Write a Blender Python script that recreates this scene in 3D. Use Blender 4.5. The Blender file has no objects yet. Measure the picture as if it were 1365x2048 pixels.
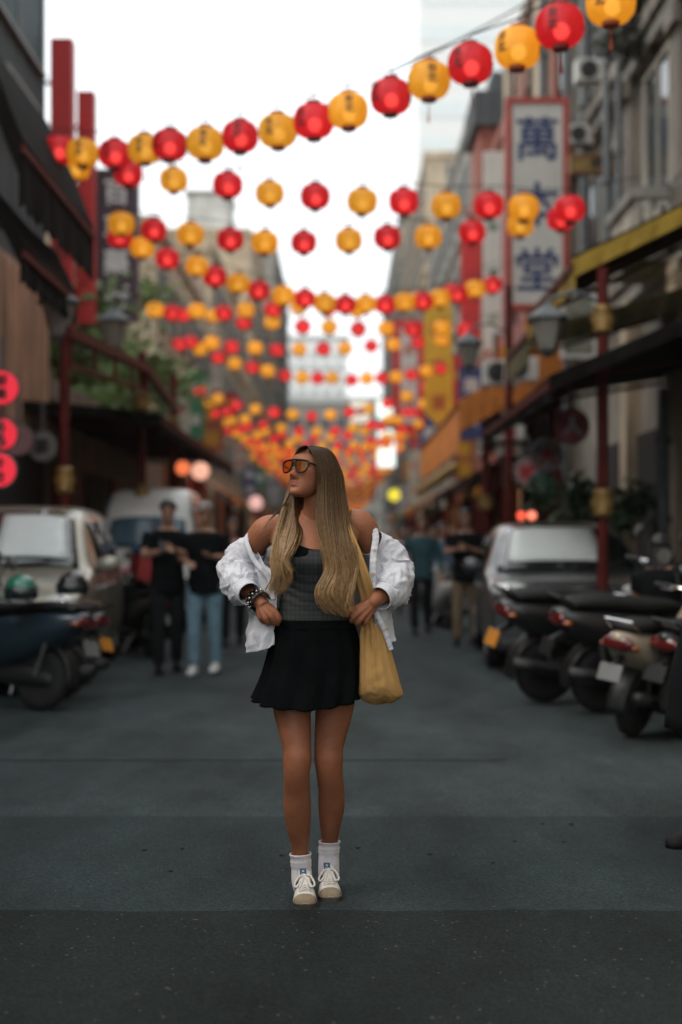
import bpy, bmesh, math, random
import numpy as np
from mathutils import Vector, Matrix, noise

random.seed(7)
rng = np.random.default_rng(7)
SC = bpy.context.scene
COL = SC.collection
R = math.radians
HAZE = 0.0004
PI = math.pi

# ------------------------------------------------------------------ camera
CAM_H = 1.32            # metres above the road
FPX = 2844.4            # focal length of a 50 mm lens in pixels of a 1365 x 2048 frame
HOR = 1085.0            # horizon row
cam_d = bpy.data.cameras.new('camera')
cam = bpy.data.objects.new('camera', cam_d)
COL.objects.link(cam)
cam.location = (0, 0, CAM_H)
cam.rotation_euler = (R(90), 0, 0)
cam_d.sensor_fit = 'VERTICAL'
cam_d.sensor_height = 36.0
cam_d.lens = 50.0
cam_d.shift_y = (HOR - 1024.0) / 2048.0
cam_d.clip_start = 0.1
cam_d.clip_end = 2000
cam_d.dof.use_dof = True
cam_d.dof.focus_distance = 5.13
cam_d.dof.aperture_fstop = 1.3
SC.camera = cam

# ------------------------------------------------------------------ sky, sun, exposure
W = bpy.data.worlds.new('World')
SC.world = W
W.use_nodes = True
wn = W.node_tree
for n in list(wn.nodes):
    wn.nodes.remove(n)
sky = wn.nodes.new('ShaderNodeTexSky')
sky.sky_type = 'NISHITA'
sky.sun_disc = False
sky.sun_elevation = R(50)
sky.sun_rotation = R(-60)
sky.dust_density = 5.0
sky.air_density = 1.0
hsv = wn.nodes.new('ShaderNodeHueSaturation')
hsv.inputs['Saturation'].default_value = 0.25
mix = wn.nodes.new('ShaderNodeMixRGB')
mix.inputs['Fac'].default_value = 0.75          # closed cloud cover
mix.inputs['Color2'].default_value = (13.2, 14.0, 14.5, 1)
bg = wn.nodes.new('ShaderNodeBackground')
bg.inputs['Strength'].default_value = 0.12
wo = wn.nodes.new('ShaderNodeOutputWorld')
wn.links.new(sky.outputs[0], hsv.inputs['Color'])
wn.links.new(hsv.outputs[0], mix.inputs['Color1'])
wn.links.new(mix.outputs[0], bg.inputs['Color'])
wn.links.new(bg.outputs[0], wo.inputs['Surface'])

sun_d = bpy.data.lights.new('sun', 'SUN')
sun_d.energy = 1.1
sun_d.angle = R(30)
sun_d.color = (1.0, 0.88, 0.74)
sun = bpy.data.objects.new('sun', sun_d)
COL.objects.link(sun)
sun.rotation_euler = (R(40), 0, R(-60))

SC.view_settings.view_transform = 'Standard'
SC.view_settings.look = 'None'
SC.view_settings.gamma = 1.0
SC.view_settings.use_curve_mapping = False
SC.view_settings.exposure = 0.16
SC.render.engine = 'CYCLES'
SC.cycles.use_denoising = True
SC.cycles.max_bounces = 6
SC.cycles.diffuse_bounces = 3
SC.cycles.glossy_bounces = 3
SC.cycles.transmission_bounces = 4
SC.cycles.transparent_max_bounces = 10
SC.cycles.volume_bounces = 0
SC.cycles.sample_clamp_indirect = 4.0
SC.cycles.caustics_reflective = False
SC.cycles.caustics_refractive = False

# ------------------------------------------------------------------ helpers
def at(px, py, Y):
    """the point of the place seen at photo pixel (px, py) at distance Y along the street"""
    return Vector(((px - 682.5) / FPX * Y, Y, CAM_H + (HOR - py) / FPX * Y))

def gx(px, Y):
    return (px - 682.5) / FPX * Y

def gz(py, Y):
    return CAM_H + (HOR - py) / FPX * Y

def mat(name, col, rough=0.6, metal=0.0, var=0.12, scale=6.0, bump=0.0, bscale=40.0, spec=0.5, coat=0.0,
        emit=None, estr=0.0, sheen=0.0, coords='Object', attr=None):
    m = bpy.data.materials.new(name)
    m.use_nodes = True
    nt = m.node_tree
    b = nt.nodes['Principled BSDF']
    b.inputs['Roughness'].default_value = rough
    b.inputs['Metallic'].default_value = metal
    b.inputs['Specular IOR Level'].default_value = spec
    if coat:
        b.inputs['Coat Weight'].default_value = coat
        b.inputs['Coat Roughness'].default_value = 0.08
    if sheen:
        b.inputs['Sheen Weight'].default_value = sheen
    tc = nt.nodes.new('ShaderNodeTexCoord')
    nz = nt.nodes.new('ShaderNodeTexNoise')
    nz.inputs['Scale'].default_value = scale
    nz.inputs['Detail'].default_value = 5
    nt.links.new(tc.outputs[coords], nz.inputs['Vector'])
    rp = nt.nodes.new('ShaderNodeMapRange')
    rp.inputs['From Min'].default_value = 0.3
    rp.inputs['From Max'].default_value = 0.7
    rp.inputs['To Min'].default_value = 1 - var
    rp.inputs['To Max'].default_value = 1 + var
    nt.links.new(nz.outputs['Fac'], rp.inputs['Value'])
    mu = nt.nodes.new('ShaderNodeVectorMath')
    mu.operation = 'SCALE'
    mu.inputs[0].default_value = col[:3]
    if attr:
        at_ = nt.nodes.new('ShaderNodeAttribute')
        at_.attribute_name = attr
        nt.links.new(at_.outputs['Color'], mu.inputs[0])
    nt.links.new(rp.outputs[0], mu.inputs['Scale'])
    nt.links.new(mu.outputs[0], b.inputs['Base Color'])
    if bump:
        n2 = nt.nodes.new('ShaderNodeTexNoise')
        n2.inputs['Scale'].default_value = bscale
        n2.inputs['Detail'].default_value = 4
        nt.links.new(tc.outputs[coords], n2.inputs['Vector'])
        bp = nt.nodes.new('ShaderNodeBump')
        bp.inputs['Strength'].default_value = bump
        bp.inputs['Distance'].default_value = 0.01
        nt.links.new(n2.outputs['Fac'], bp.inputs['Height'])
        nt.links.new(bp.outputs[0], b.inputs['Normal'])
    if emit:
        b.inputs['Emission Color'].default_value = (*emit, 1)
        b.inputs['Emission Strength'].default_value = estr
    return m

def tag(o, label=None, cat=None, group=None, kind=None):
    if label: o['label'] = label
    if cat: o['category'] = cat
    if group: o['group'] = group
    if kind: o['kind'] = kind
    return o

def thing(name, label, cat, loc=(0, 0, 0), rotz=0.0, group=None, kind=None):
    o = bpy.data.objects.new(name, None)
    o.empty_display_size = 0.2
    COL.objects.link(o)
    o.location = loc
    o.rotation_euler = (0, 0, rotz)
    return tag(o, label, cat, group, kind)

def ordn(n):
    w = ['first', 'second', 'third', 'fourth', 'fifth', 'sixth', 'seventh', 'eighth', 'ninth', 'tenth', 'eleventh',
         'twelfth', 'thirteenth', 'fourteenth', 'fifteenth', 'sixteenth', 'seventeenth', 'eighteenth', 'nineteenth',
         'twentieth', 'twenty-first', 'twenty-second', 'twenty-third', 'twenty-fourth']
    return w[n]

def kids(o):
    return [c for c in COL.objects if c.parent == o]

_children = {}
def copy_tree(o, parent=None, tree=None):
    c = o.copy()
    COL.objects.link(c)
    if parent is not None:
        c.parent = parent
    for ch in list(o.children):
        copy_tree(ch, c)
    return c

class MB:
    """collects geometry for one mesh object"""
    def __init__(s):
        s.v = []; s.f = []; s.mi = []; s.cur = 0
    def add(s, vs, fs):
        n = len(s.v)
        s.v.extend([tuple(p) for p in vs])
        s.f.extend([tuple(i + n for i in f) for f in fs])
        s.mi.extend([s.cur] * len(fs))
        return s
    def box(s, lo, hi, rot=None, piv=None):
        x0, y0, z0 = lo; x1, y1, z1 = hi
        vs = [Vector(p) for p in ((x0,y0,z0),(x1,y0,z0),(x1,y1,z0),(x0,y1,z0),(x0,y0,z1),(x1,y0,z1),(x1,y1,z1),(x0,y1,z1))]
        if rot is not None:
            pv = Vector(piv) if piv is not None else (Vector(lo) + Vector(hi)) / 2
            vs = [pv + rot @ (p - pv) for p in vs]
        return s.add(vs, [(0,3,2,1),(4,5,6,7),(0,1,5,4),(1,2,6,5),(2,3,7,6),(3,0,4,7)])
    def bar(s, a, b, w, d=None, up=(0, 0, 1)):
        d = w if d is None else d
        a = Vector(a); b = Vector(b); t = (b - a).normalized(); u = Vector(up)
        if abs(t.dot(u)) > 0.95: u = Vector((1, 0, 0))
        x = t.cross(u).normalized(); y = x.cross(t).normalized()
        vs = []
        for p in (a, b):
            for i, j in ((-1,-1),(1,-1),(1,1),(-1,1)):
                vs.append(p + x * (i * w / 2) + y * (j * d / 2))
        return s.add(vs, [(0,1,2,3),(7,6,5,4),(0,4,5,1),(1,5,6,2),(2,6,7,3),(3,7,4,0)])
    def tube(s, pts, rad, n=8, cap=True, up=(0, 0, 1), flat=1.0):
        pts = [Vector(p) for p in pts]
        m = len(pts)
        if not hasattr(rad, '__len__'): rad = [rad] * m
        vs = []; fs = []
        t0 = (pts[1] - pts[0]).normalized(); u = Vector(up)
        if abs(t0.dot(u)) > 0.95: u = Vector((0, 1, 0))
        x = t0.cross(u).normalized()
        for i in range(m):
            a = pts[max(i - 1, 0)]; b = pts[min(i + 1, m - 1)]
            t = (b - a).normalized() if (b - a).length > 1e-9 else t0
            x = (x - t * x.dot(t)).normalized(); y = t.cross(x)
            for k in range(n):
                an = 2 * PI * k / n
                vs.append(pts[i] + x * (math.cos(an) * rad[i]) + y * (math.sin(an) * rad[i] * flat))
        for i in range(m - 1):
            for k in range(n):
                k2 = (k + 1) % n
                fs.append((i*n+k, i*n+k2, (i+1)*n+k2, (i+1)*n+k))
        if cap:
            fs.append(tuple(reversed(range(n)))); fs.append(tuple(range((m-1)*n, m*n)))
        return s.add(vs, fs)
    def lathe(s, c, prof, n=16, axis='Z'):
        c = Vector(c); vs = []; fs = []
        for r, h in prof:
            for k in range(n):
                a = 2 * PI * k / n
                p = (r * math.cos(a), r * math.sin(a), h)
                if axis == 'X': p = (p[2], p[0], p[1])
                if axis == 'Y': p = (p[0], p[2], p[1])
                vs.append(c + Vector(p))
        m = len(prof)
        for i in range(m - 1):
            for k in range(n):
                k2 = (k + 1) % n
                q = (i*n+k, i*n+k2, (i+1)*n+k2, (i+1)*n+k)
                fs.append(q if axis != 'Y' else q[::-1])
        a0 = tuple(reversed(range(n))); a1 = tuple(range((m-1)*n, m*n))
        if axis == 'Y': a0 = a0[::-1]; a1 = a1[::-1]
        fs.append(a0); fs.append(a1)
        return s.add(vs, fs)
    def ball(s, c, r, nu=12, nv=8, sc=(1, 1, 1), rot=None):
        c = Vector(c); vs = []; fs = []
        for i in range(nv + 1):
            t = PI * i / nv
            for k in range(nu):
                a = 2 * PI * k / nu
                p = Vector((math.sin(t)*math.cos(a)*r*sc[0], math.sin(t)*math.sin(a)*r*sc[1], math.cos(t)*r*sc[2]))
                if rot is not None: p = rot @ p
                vs.append(c + p)
        for i in range(nv):
            for k in range(nu):
                k2 = (k + 1) % nu
                fs.append((i*nu+k, (i+1)*nu+k, (i+1)*nu+k2, i*nu+k2))
        return s.add(vs, fs)
    def grid(s, P, close_u=False):
        """P[i][j] points"""
        n = len(P); m = len(P[0]); vs = [p for row in P for p in row]; fs = []
        for i in range(n - 1):
            for j in range(m - 1 if not close_u else m):
                j2 = (j + 1) % m
                fs.append((i*m+j, i*m+j2, (i+1)*m+j2, (i+1)*m+j))
        return s.add(vs, fs)
    def prism(s, poly, a, b, axis='Y'):
        """poly in the plane across axis, extruded from a to b"""
        n = len(poly); vs = []
        for h in (a, b):
            for p in poly:
                if axis == 'Y': vs.append((p[0], h, p[1]))
                elif axis == 'X': vs.append((h, p[0], p[1]))
                else: vs.append((p[0], p[1], h))
        fs = [tuple(range(n)), tuple(reversed(range(n, 2*n)))]
        for k in range(n):
            k2 = (k + 1) % n
            fs.append((k2, k, n + k, n + k2))
        return s.add(vs, fs)
    def build(s, name, m, parent=None, smooth=False, bevel=0.0, origin=None, subsurf=0, solid=0.0, fix=True, weld=0.0):
        me = bpy.data.meshes.new(name)
        vs = s.v
        o0 = Vector(origin) if origin is not None else Vector((0, 0, 0))
        if origin is not None: vs = [(p[0]-o0.x, p[1]-o0.y, p[2]-o0.z) for p in vs]
        me.from_pydata(vs, [], s.f)
        ms = m if isinstance(m, (list, tuple)) else [m]
        for q in ms: me.materials.append(q)
        if len(ms) > 1: me.polygons.foreach_set('material_index', s.mi)
        if fix:
            bm = bmesh.new(); bm.from_mesh(me)
            if weld: bmesh.ops.remove_doubles(bm, verts=bm.verts, dist=weld)
            bmesh.ops.recalc_face_normals(bm, faces=bm.faces)
            bm.to_mesh(me); bm.free()
        if smooth: me.polygons.foreach_set('use_smooth', [True] * len(me.polygons))
        me.update()
        o = bpy.data.objects.new(name, me)
        COL.objects.link(o)
        if origin is not None: o.location = o0
        if parent is not None:
            o.parent = parent
        if subsurf:
            q = o.modifiers.new('sub', 'SUBSURF'); q.levels = subsurf; q.render_levels = subsurf
        if solid:
            q = o.modifiers.new('sol', 'SOLIDIFY'); q.thickness = solid; q.offset = 0
        if bevel:
            q = o.modifiers.new('bev', 'BEVEL'); q.width = bevel; q.segments = 2; q.limit_method = 'ANGLE'
        return o

def struct(name, mb, m, **k):
    o = mb.build(name, m, **k); o['kind'] = 'structure'; return o

def crom(pts, n):
    """Catmull-Rom resampling of rows (any width) to n rows"""
    P = np.array(pts, float); m = len(P)
    P = np.vstack([2*P[0]-P[1], P, 2*P[-1]-P[-2]])
    out = []
    for t in np.linspace(0, m - 1, n):
        i = min(int(t), m - 2); f = t - i
        a, b, c, d = P[i], P[i+1], P[i+2], P[i+3]
        out.append(0.5*((2*b) + (c-a)*f + (2*a-5*b+4*c-d)*f*f + (3*b-a-3*c+d)*f**3))
    return np.array(out)

_txt = {}
def text_mesh(s, depth=0.0, font_res=2):
    """the outline of a written string as vertices and faces, height one unit, centred"""
    key = (s, depth, font_res)
    if key in _txt: return _txt[key]
    cu = bpy.data.curves.new('t', 'FONT')
    cu.body = s; cu.size = 1.0; cu.align_x = 'CENTER'; cu.align_y = 'CENTER'; cu.resolution_u = font_res
    cu.extrude = depth
    ob = bpy.data.objects.new('t', cu); COL.objects.link(ob)
    dg = bpy.context.evaluated_depsgraph_get(); dg.update()
    me = bpy.data.meshes.new_from_object(ob.evaluated_get(dg))
    V = np.array([v.co[:] for v in me.vertices]); F = [tuple(p.vertices) for p in me.polygons]
    bpy.data.objects.remove(ob); bpy.data.meshes.remove(me); bpy.data.curves.remove(cu)
    if len(V):
        c = (V.max(0) + V.min(0)) / 2; V[:, :2] -= c[:2]
    _txt[key] = (V, F)
    return V, F

def weight_text(V, F, w):
    """thicken strokes: three slightly shifted copies"""
    vs = []; fs = []
    for k, (dx, dy) in enumerate(((0, 0), (w, 0), (-w, 0), (0, w), (0, -w))):
        n = len(vs); vs += [(p[0]+dx, p[1]+dy, p[2]+k*0.0002) for p in V]; fs += [tuple(i+n for i in f) for f in F]
    return np.array(vs), fs

def vwall_text(mb, chars, x, y, z0, z1, w, bold=0.03, face=-1):
    """characters one above another on a board facing -Y (face -1), between heights z1 (top) and z0"""
    n = len(chars); h = (z1 - z0) / n
    for i, ch in enumerate(chars):
        V, F = text_mesh(ch)
        if not len(V): continue
        V, F = weight_text(V, F, bold)
        sz = min(w, h * 0.92) / 1.0
        c = z1 - h * (i + 0.5)
        mb.add([(x + p[0]*sz, y - 0.004 - p[2], c + p[1]*sz) for p in V], F)
    return mb
# ================================================================== ground
def asphalt(name, c, var, grain, speck=0.0, rough=.86):
    m = mat(name, c, rough=rough, var=var, scale=.35, spec=.10)
    nt = m.node_tree; b = nt.nodes['Principled BSDF']; tc = nt.nodes.new('ShaderNodeTexCoord')
    src = b.inputs['Base Color'].links[0].from_socket
    # worn and patched areas
    mp = nt.nodes.new('ShaderNodeMapping'); mp.inputs['Scale'].default_value = (1, .35, 1); nt.links.new(tc.outputs['Object'], mp.inputs[0])
    n1 = nt.nodes.new('ShaderNodeTexNoise'); n1.inputs['Scale'].default_value = 1.6; n1.inputs['Detail'].default_value = 8; n1.inputs['Roughness'].default_value = .65
    nt.links.new(mp.outputs[0], n1.inputs['Vector'])
    r1 = nt.nodes.new('ShaderNodeMapRange'); r1.inputs['From Min'].default_value = .35; r1.inputs['From Max'].default_value = .65; r1.inputs['To Min'].default_value = .62; r1.inputs['To Max'].default_value = 1.32
    nt.links.new(n1.outputs['Fac'], r1.inputs['Value'])
    # grain of the stones
    v = nt.nodes.new('ShaderNodeTexVoronoi'); v.inputs['Scale'].default_value = grain; nt.links.new(tc.outputs['Object'], v.inputs['Vector'])
    hs = nt.nodes.new('ShaderNodeSeparateColor'); nt.links.new(v.outputs['Color'], hs.inputs[0])
    r2 = nt.nodes.new('ShaderNodeMapRange'); r2.inputs['To Min'].default_value = .62; r2.inputs['To Max'].default_value = 1.4; nt.links.new(hs.outputs[0], r2.inputs['Value'])
    mm = nt.nodes.new('ShaderNodeMath'); mm.operation = 'MULTIPLY'; nt.links.new(r1.outputs[0], mm.inputs[0]); nt.links.new(r2.outputs[0], mm.inputs[1])
    vm = nt.nodes.new('ShaderNodeVectorMath'); vm.operation = 'SCALE'; nt.links.new(src, vm.inputs[0]); nt.links.new(mm.outputs[0], vm.inputs['Scale'])
    last = vm.outputs[0]
    if speck:
        gt = nt.nodes.new('ShaderNodeMath'); gt.operation = 'GREATER_THAN'; gt.inputs[1].default_value = 1 - speck
        nt.links.new(hs.outputs[1], gt.inputs[0])
        mx = nt.nodes.new('ShaderNodeMixRGB'); mx.inputs['Color2'].default_value = (.12, .11, .095, 1)
        nt.links.new(gt.outputs[0], mx.inputs['Fac']); nt.links.new(last, mx.inputs['Color1']); last = mx.outputs[0]
    nt.links.new(last, b.inputs['Base Color'])
    bp = nt.nodes.new('ShaderNodeBump'); bp.inputs['Strength'].default_value = .5; bp.inputs['Distance'].default_value = .004
    nt.links.new(v.outputs['Distance'], bp.inputs['Height'])
    n3 = nt.nodes.new('ShaderNodeTexNoise'); n3.inputs['Scale'].default_value = 2.5; n3.inputs['Detail'].default_value = 6; nt.links.new(tc.outputs['Object'], n3.inputs['Vector'])
    b2 = nt.nodes.new('ShaderNodeBump'); b2.inputs['Strength'].default_value = .35; b2.inputs['Distance'].default_value = .03
    nt.links.new(n3.outputs['Fac'], b2.inputs['Height']); nt.links.new(bp.outputs[0], b2.inputs['Normal'])
    nt.links.new(b2.outputs[0], b.inputs['Normal'])
    r3 = nt.nodes.new('ShaderNodeMapRange'); r3.inputs['To Min'].default_value = rough-.12; r3.inputs['To Max'].default_value = rough+.10; nt.links.new(n1.outputs['Fac'], r3.inputs['Value']); nt.links.new(r3.outputs[0], b.inputs['Roughness'])
    return m
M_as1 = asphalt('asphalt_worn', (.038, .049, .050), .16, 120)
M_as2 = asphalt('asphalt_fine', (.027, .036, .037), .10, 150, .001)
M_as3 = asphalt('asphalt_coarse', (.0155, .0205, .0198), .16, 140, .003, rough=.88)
g = MB(); g.add([(-120, -60, 0), (120, -60, 0), (120, 420, 0), (-120, 420, 0)], [(0, 1, 2, 3)])
struct('ground', g, M_as1, fix=False)
def edged(x0, x1, ya, yb, z, name, m, wob):
    g = MB(); n = 160; P = []
    for i in range(n+1):
        x = x0 + (x1-x0)*i/n
        w = wob*(noise.noise(Vector((x*2.3, 3, z*900))) + .4*noise.noise(Vector((x*9, 7, 1))))
        P.append([(x, ya, z), (x, yb + w, z)])
    g.grid(P); return struct(name, g, m, fix=False)
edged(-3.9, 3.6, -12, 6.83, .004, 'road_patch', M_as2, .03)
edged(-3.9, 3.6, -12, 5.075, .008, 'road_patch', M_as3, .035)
edged(-2.2, 1.0, 8.6, 10.6, .0045, 'road_patch', asphalt('asphalt_old_patch', (.040, .052, .052), .1, 130), .08)
M_peb = mat('pebble', (.03, .022, .018), rough=.9, var=.3)
for i, (px, py, r, lb) in enumerate(((290, 1703, .011, 'small reddish stone on the road left of the woman\'s shoes, left of its pair'), (365, 1700, .010, 'small dark stone on the road between the reddish stone and the shoes'),
        (342, 1745, .009, 'tiny dark stone on the road below the two others left of the woman'), (563, 1713, .009, 'dark pebble on the road just left of the woman\'s ankles'), (715, 1698, .012, 'dark flat stone on the road right of the woman\'s ankles'),
        (860, 1711, .010, 'dark pebble on the road farther right of the woman'), (986, 1728, .009, 'thin dark chip on the road between the pebble and the right edge'), (1085, 1650, .009, 'tiny stone on the road, left one of the upper right pair'),
        (1142, 1651, .012, 'dark stone on the road, right one of the upper right pair'), (1128, 1686, .009, 'brown crumb on the road below the upper right pair of stones'), (1030, 1685, .008, 'brown speck of grit on the road left of the brown crumb'))):
    Y = CAM_H*FPX/(py-HOR); b = MB(); b.ball((0, 0, r*.4), r, 8, 5, (1.3, .9, .5)); p = (gx(px, Y), Y, .004)
    o = b.build('pebble', M_peb, None); o.location = p; o.rotation_euler = (0, 0, i*1.3)
    tag(o, lb, 'stone', 'loose stones on the road')

# ================================================================== materials for the street
def wallmat(name, c, var=.22, bump=.25, streak=True):
    m = mat(name, c, rough=.88, var=var, scale=1.1, bump=bump, bscale=14)
    nt = m.node_tree; b = nt.nodes['Principled BSDF']; src = b.inputs['Base Color'].links[0].from_socket
    tc = nt.nodes.new('ShaderNodeTexCoord'); mp = nt.nodes.new('ShaderNodeMapping'); mp.inputs['Scale'].default_value = (3, 3, .25)
    nz = nt.nodes.new('ShaderNodeTexNoise'); nz.inputs['Scale'].default_value = 1.5; nz.inputs['Detail'].default_value = 6
    nt.links.new(tc.outputs['Object'], mp.inputs[0]); nt.links.new(mp.outputs[0], nz.inputs['Vector'])
    r = nt.nodes.new('ShaderNodeMapRange'); r.inputs['From Min'].default_value = .4; r.inputs['From Max'].default_value = .7; r.inputs['To Min'].default_value = 1.1; r.inputs['To Max'].default_value = .6
    nt.links.new(nz.outputs['Fac'], r.inputs['Value'])
    vm = nt.nodes.new('ShaderNodeVectorMath'); vm.operation = 'SCALE'; nt.links.new(src, vm.inputs[0]); nt.links.new(r.outputs[0], vm.inputs['Scale']); nt.links.new(vm.outputs[0], b.inputs['Base Color'])
    return m
W_grey = wallmat('grey_render', (.26, .25, .22)); W_tan = wallmat('tan_render', (.46, .37, .26)); W_dark = wallmat('charcoal_cladding', (.05, .055, .058), .12)
W_brick = mat('brick_red', (.24, .075, .05), rough=.9, var=.2, scale=4); W_cream = wallmat('cream_render', (.48, .45, .38)); W_stone = wallmat('old_stone', (.24, .215, .18), .35, .5)
W_peach = wallmat('peach_render', (.44, .26, .17)); W_pale = wallmat('pale_tile', (.50, .50, .47)); W_brown = wallmat('brown_render', (.20, .15, .11))
M_glass = mat('dark_glass', (.02, .03, .032), rough=.12, var=.3, scale=1.2, spec=.7)
M_teal = mat('teal_glass', (.02, .048, .052), rough=.55, var=.3, scale=1.5, spec=.2)
M_frame = mat('window_frame_paint', (.22, .22, .21), rough=.6); M_metal = mat('grey_metal', (.12, .13, .135), rough=.55, metal=.4, var=.2)
M_redp = mat('red_lacquer', (.085, .010, .008), rough=.6, var=.3, spec=.2); M_gold = mat('gold_paint', (.28, .17, .05), rough=.45, metal=.3, var=.3)
M_canvas = mat('dark_canvas', (.009, .008, .007), spec=.1, rough=.95, var=.3, scale=2, bump=.4, bscale=6); M_dark = mat('unlit_interior', (.012, .011, .010), rough=.9, var=.3)
M_redsign = mat('red_sign_face', (.50, .022, .022), rough=.5, var=.1, scale=1); M_white = mat('white_sign_face', (.55, .54, .50), rough=.5, var=.08, scale=2)
M_yel = mat('yellow_sign_face', (.55, .33, .02), rough=.55, var=.12, scale=2); M_purple = mat('plum_sign_face', (.055, .033, .045), rough=.5, var=.1)
M_ink = mat('indigo_letters', (.01, .03, .12), rough=.6); M_blk = mat('black_letters', (.01, .01, .01), rough=.6); M_wl = mat('white_letters', (.6, .6, .58), rough=.5)
M_rl = mat('red_letters', (.5, .03, .03), rough=.5); M_green = mat('green_paint', (.03, .16, .09), rough=.6); M_orange = mat('orange_canvas', (.50, .16, .02), rough=.7, var=.25, scale=2)
M_pink = mat('faded_pink', (.40, .22, .22), rough=.6, var=.2); M_bluel = mat('blue_letters', (.03, .10, .38), rough=.6); M_lamp_glass = mat('frosted_glass', (.24, .225, .20), rough=.3, var=.1)
def emis(name, c, s):
    m = bpy.data.materials.new(name); m.use_nodes = True; nt = m.node_tree; b = nt.nodes['Principled BSDF']
    b.inputs['Base Color'].default_value = (*[x*.5 for x in c], 1); b.inputs['Emission Color'].default_value = (*c, 1); b.inputs['Emission Strength'].default_value = s
    return m
E_white = emis('lit_white_box', (.85, 1, .93), 1.2); E_red = emis('lit_red_face', (1, .03, .06), .6); E_yel = emis('lit_yellow_face', (.9, .75, .05), .9)
E_bulb = emis('warm_bulb', (1, .45, .2), 6.0); E_warm = emis('lit_cream_face', (.9, .85, .7), .7)

# ================================================================== buildings
_win = {}
def window_proto(w, h, mullions, fm, gm):
    key = (round(w, 2), round(h, 2), mullions, fm.name, gm.name)
    if key in _win: return _win[key]
    f = MB(); t = .07
    f.box((-w/2-t, -.09, -h/2-t), (w/2+t, .0, -h/2)); f.box((-w/2-t, -.06, h/2), (w/2+t, .0, h/2+t))
    f.box((-w/2-t, -.06, -h/2), (-w/2, .0, h/2)); f.box((w/2, -.06, -h/2), (w/2+t, .0, h/2))
    for i in range(1, mullions):
        x = -w/2 + w*i/mullions; f.box((x-.02, -.05, -h/2), (x+.02, -.0, h/2))
    p = MB(); p.box((-w/2+.001, -.022, -h/2+.001), (w/2-.001, -.004, h/2-.001))
    fo = f.build('window', fm); po = p.build('pane', gm)
    _win[key] = (fo.data, po.data); bpy.data.objects.remove(fo); bpy.data.objects.remove(po)
    return _win[key]
def add_window(parent, x, y, z, w, h, ang, mull=2, fm=None, gm=None, name='window'):
    """ang: 0 faces the camera (-Y), +90 faces +X, -90 faces -X"""
    a, b = window_proto(w, h, mull, fm or M_frame, gm or M_glass)
    o = bpy.data.objects.new(name, a); COL.objects.link(o); o.parent = parent; o.location = (x, y, z); o.rotation_euler = (0, 0, R(ang))
    q = bpy.data.objects.new('pane', b); COL.objects.link(q); q.parent = o
    return o
def building(name, label, side, ya, yb, h, wm, depth=9, fl=3.1, x0=None, wspec=(1.3, 1.5, 2.6), z0=3.2, front=True, gm=None, fm=None, bands=True, bandm=None, wins=True, roof=True):
    """a block along the street; side -1 is the left of the picture"""
    fx = (x0 if x0 is not None else (4.4 if side > 0 else 4.7))*side
    fx0, fx1 = sorted((fx, fx + depth*side))
    root = thing(name, label, 'building', (fx, ya, 0))
    def L(x, y, z): return (x-fx, y-ya, z)
    m = MB(); m.box(L(fx0, ya, 0), L(fx1, yb, h)); m.build('wall', wm, root)
    if roof:
        m = MB(); m.box(L(fx0-.12, ya-.12, h), L(fx1+.12, yb+.12, h+.35)); m.build('parapet', bandm or wm, root)
    ang = -90 if side > 0 else 90
    if bands:
        z = z0+.1
        while z < h-1:
            m = MB(); a, b = sorted((fx - side*.14, fx - side*.001))
            m.box(L(a, ya, z-.14), L(b, yb, z+.1)); m.build('ledge', bandm or wm, root)
            z += fl
    w, hh, sp = wspec
    z = z0 + fl/2 + .1
    while z + hh/2 < h - .3 and wins:
        n = max(1, int((yb-ya)/sp)); s = (yb-ya)/n
        for i in range(n):
            add_window(root, 0 - side*.002, s*(i+.5), z, w, hh, ang, 2, fm, gm)
        if front:
            n = max(1, int(depth/sp)); s = depth/n
            for i in range(n):
                add_window(root, side*s*(i+.5), -.002, z, w, hh, 0, 2, fm, gm)
        z += fl
    return root, L
# left row
bL1, L = building('corner_building', 'charcoal clad building with large teal windows at the near left', -1, 10.5, 22.6, 13.5, W_dark, wins=False, bands=False)
for y, z, w, h in ((20.6, 9.9, 3.2, 2.5), (20.9, 7.5, 2.0, .9), (16.6, 9.9, 3.4, 2.5), (16.6, 6.6, 3.2, 1.6), (12.6, 9.9, 3.2, 2.5), (12.6, 6.6, 3.2, 1.6)):
    add_window(bL1, .002, y-10.5, z, w, h, 90, 2, M_frame, M_teal)
m = MB(); m.box(L(-4.69, 10.7, 3.0), L(-4.60, 22.4, 5.3)); m.build('peach_fascia', W_peach, bL1)
for i in range(26):
    m = MB(); y = 11 + i*.44; m.box(L(-4.60, y, 3.05), L(-4.55, y+.08, 5.2)); m.build('slat', W_peach, bL1)
m = MB(); m.box(L(-4.695, 11, .1), L(-4.66, 22.2, 2.9)); m.build('shutter', M_dark, bL1)
b_, L = building('shop_row', 'low dark-red shop front under a flat black canopy on the left', -1, 22.7, 37.5, 3.6, W_brown, wins=False, bands=False, front=False)
for i in range(5):
    m = MB(); m.box(L(-4.695, 23.1+i*2.9, .1), L(-4.62, 25.4+i*2.9, 2.6)); m.build('door', (M_redp, M_dark)[i % 2], b_)
building('apartment_block', 'low tan apartment block behind the flat canopy on the left', -1, 37.6, 53, 9.6, W_tan, x0=4.9, wspec=(1.5, 1.4, 2.4))
building('apartment_block', 'middle grey-tan apartment block with stepped roof on the left', -1, 55, 76, 12.6, W_tan, x0=5.0, wspec=(1.5, 1.4, 2.8), depth=14)
building('apartment_block', 'taller beige block with window bands, second from the sky gap on the left', -1, 78, 102, 18.2, W_tan, x0=5.0, wspec=(1.8, 1.5, 3.4), depth=9)
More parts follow.
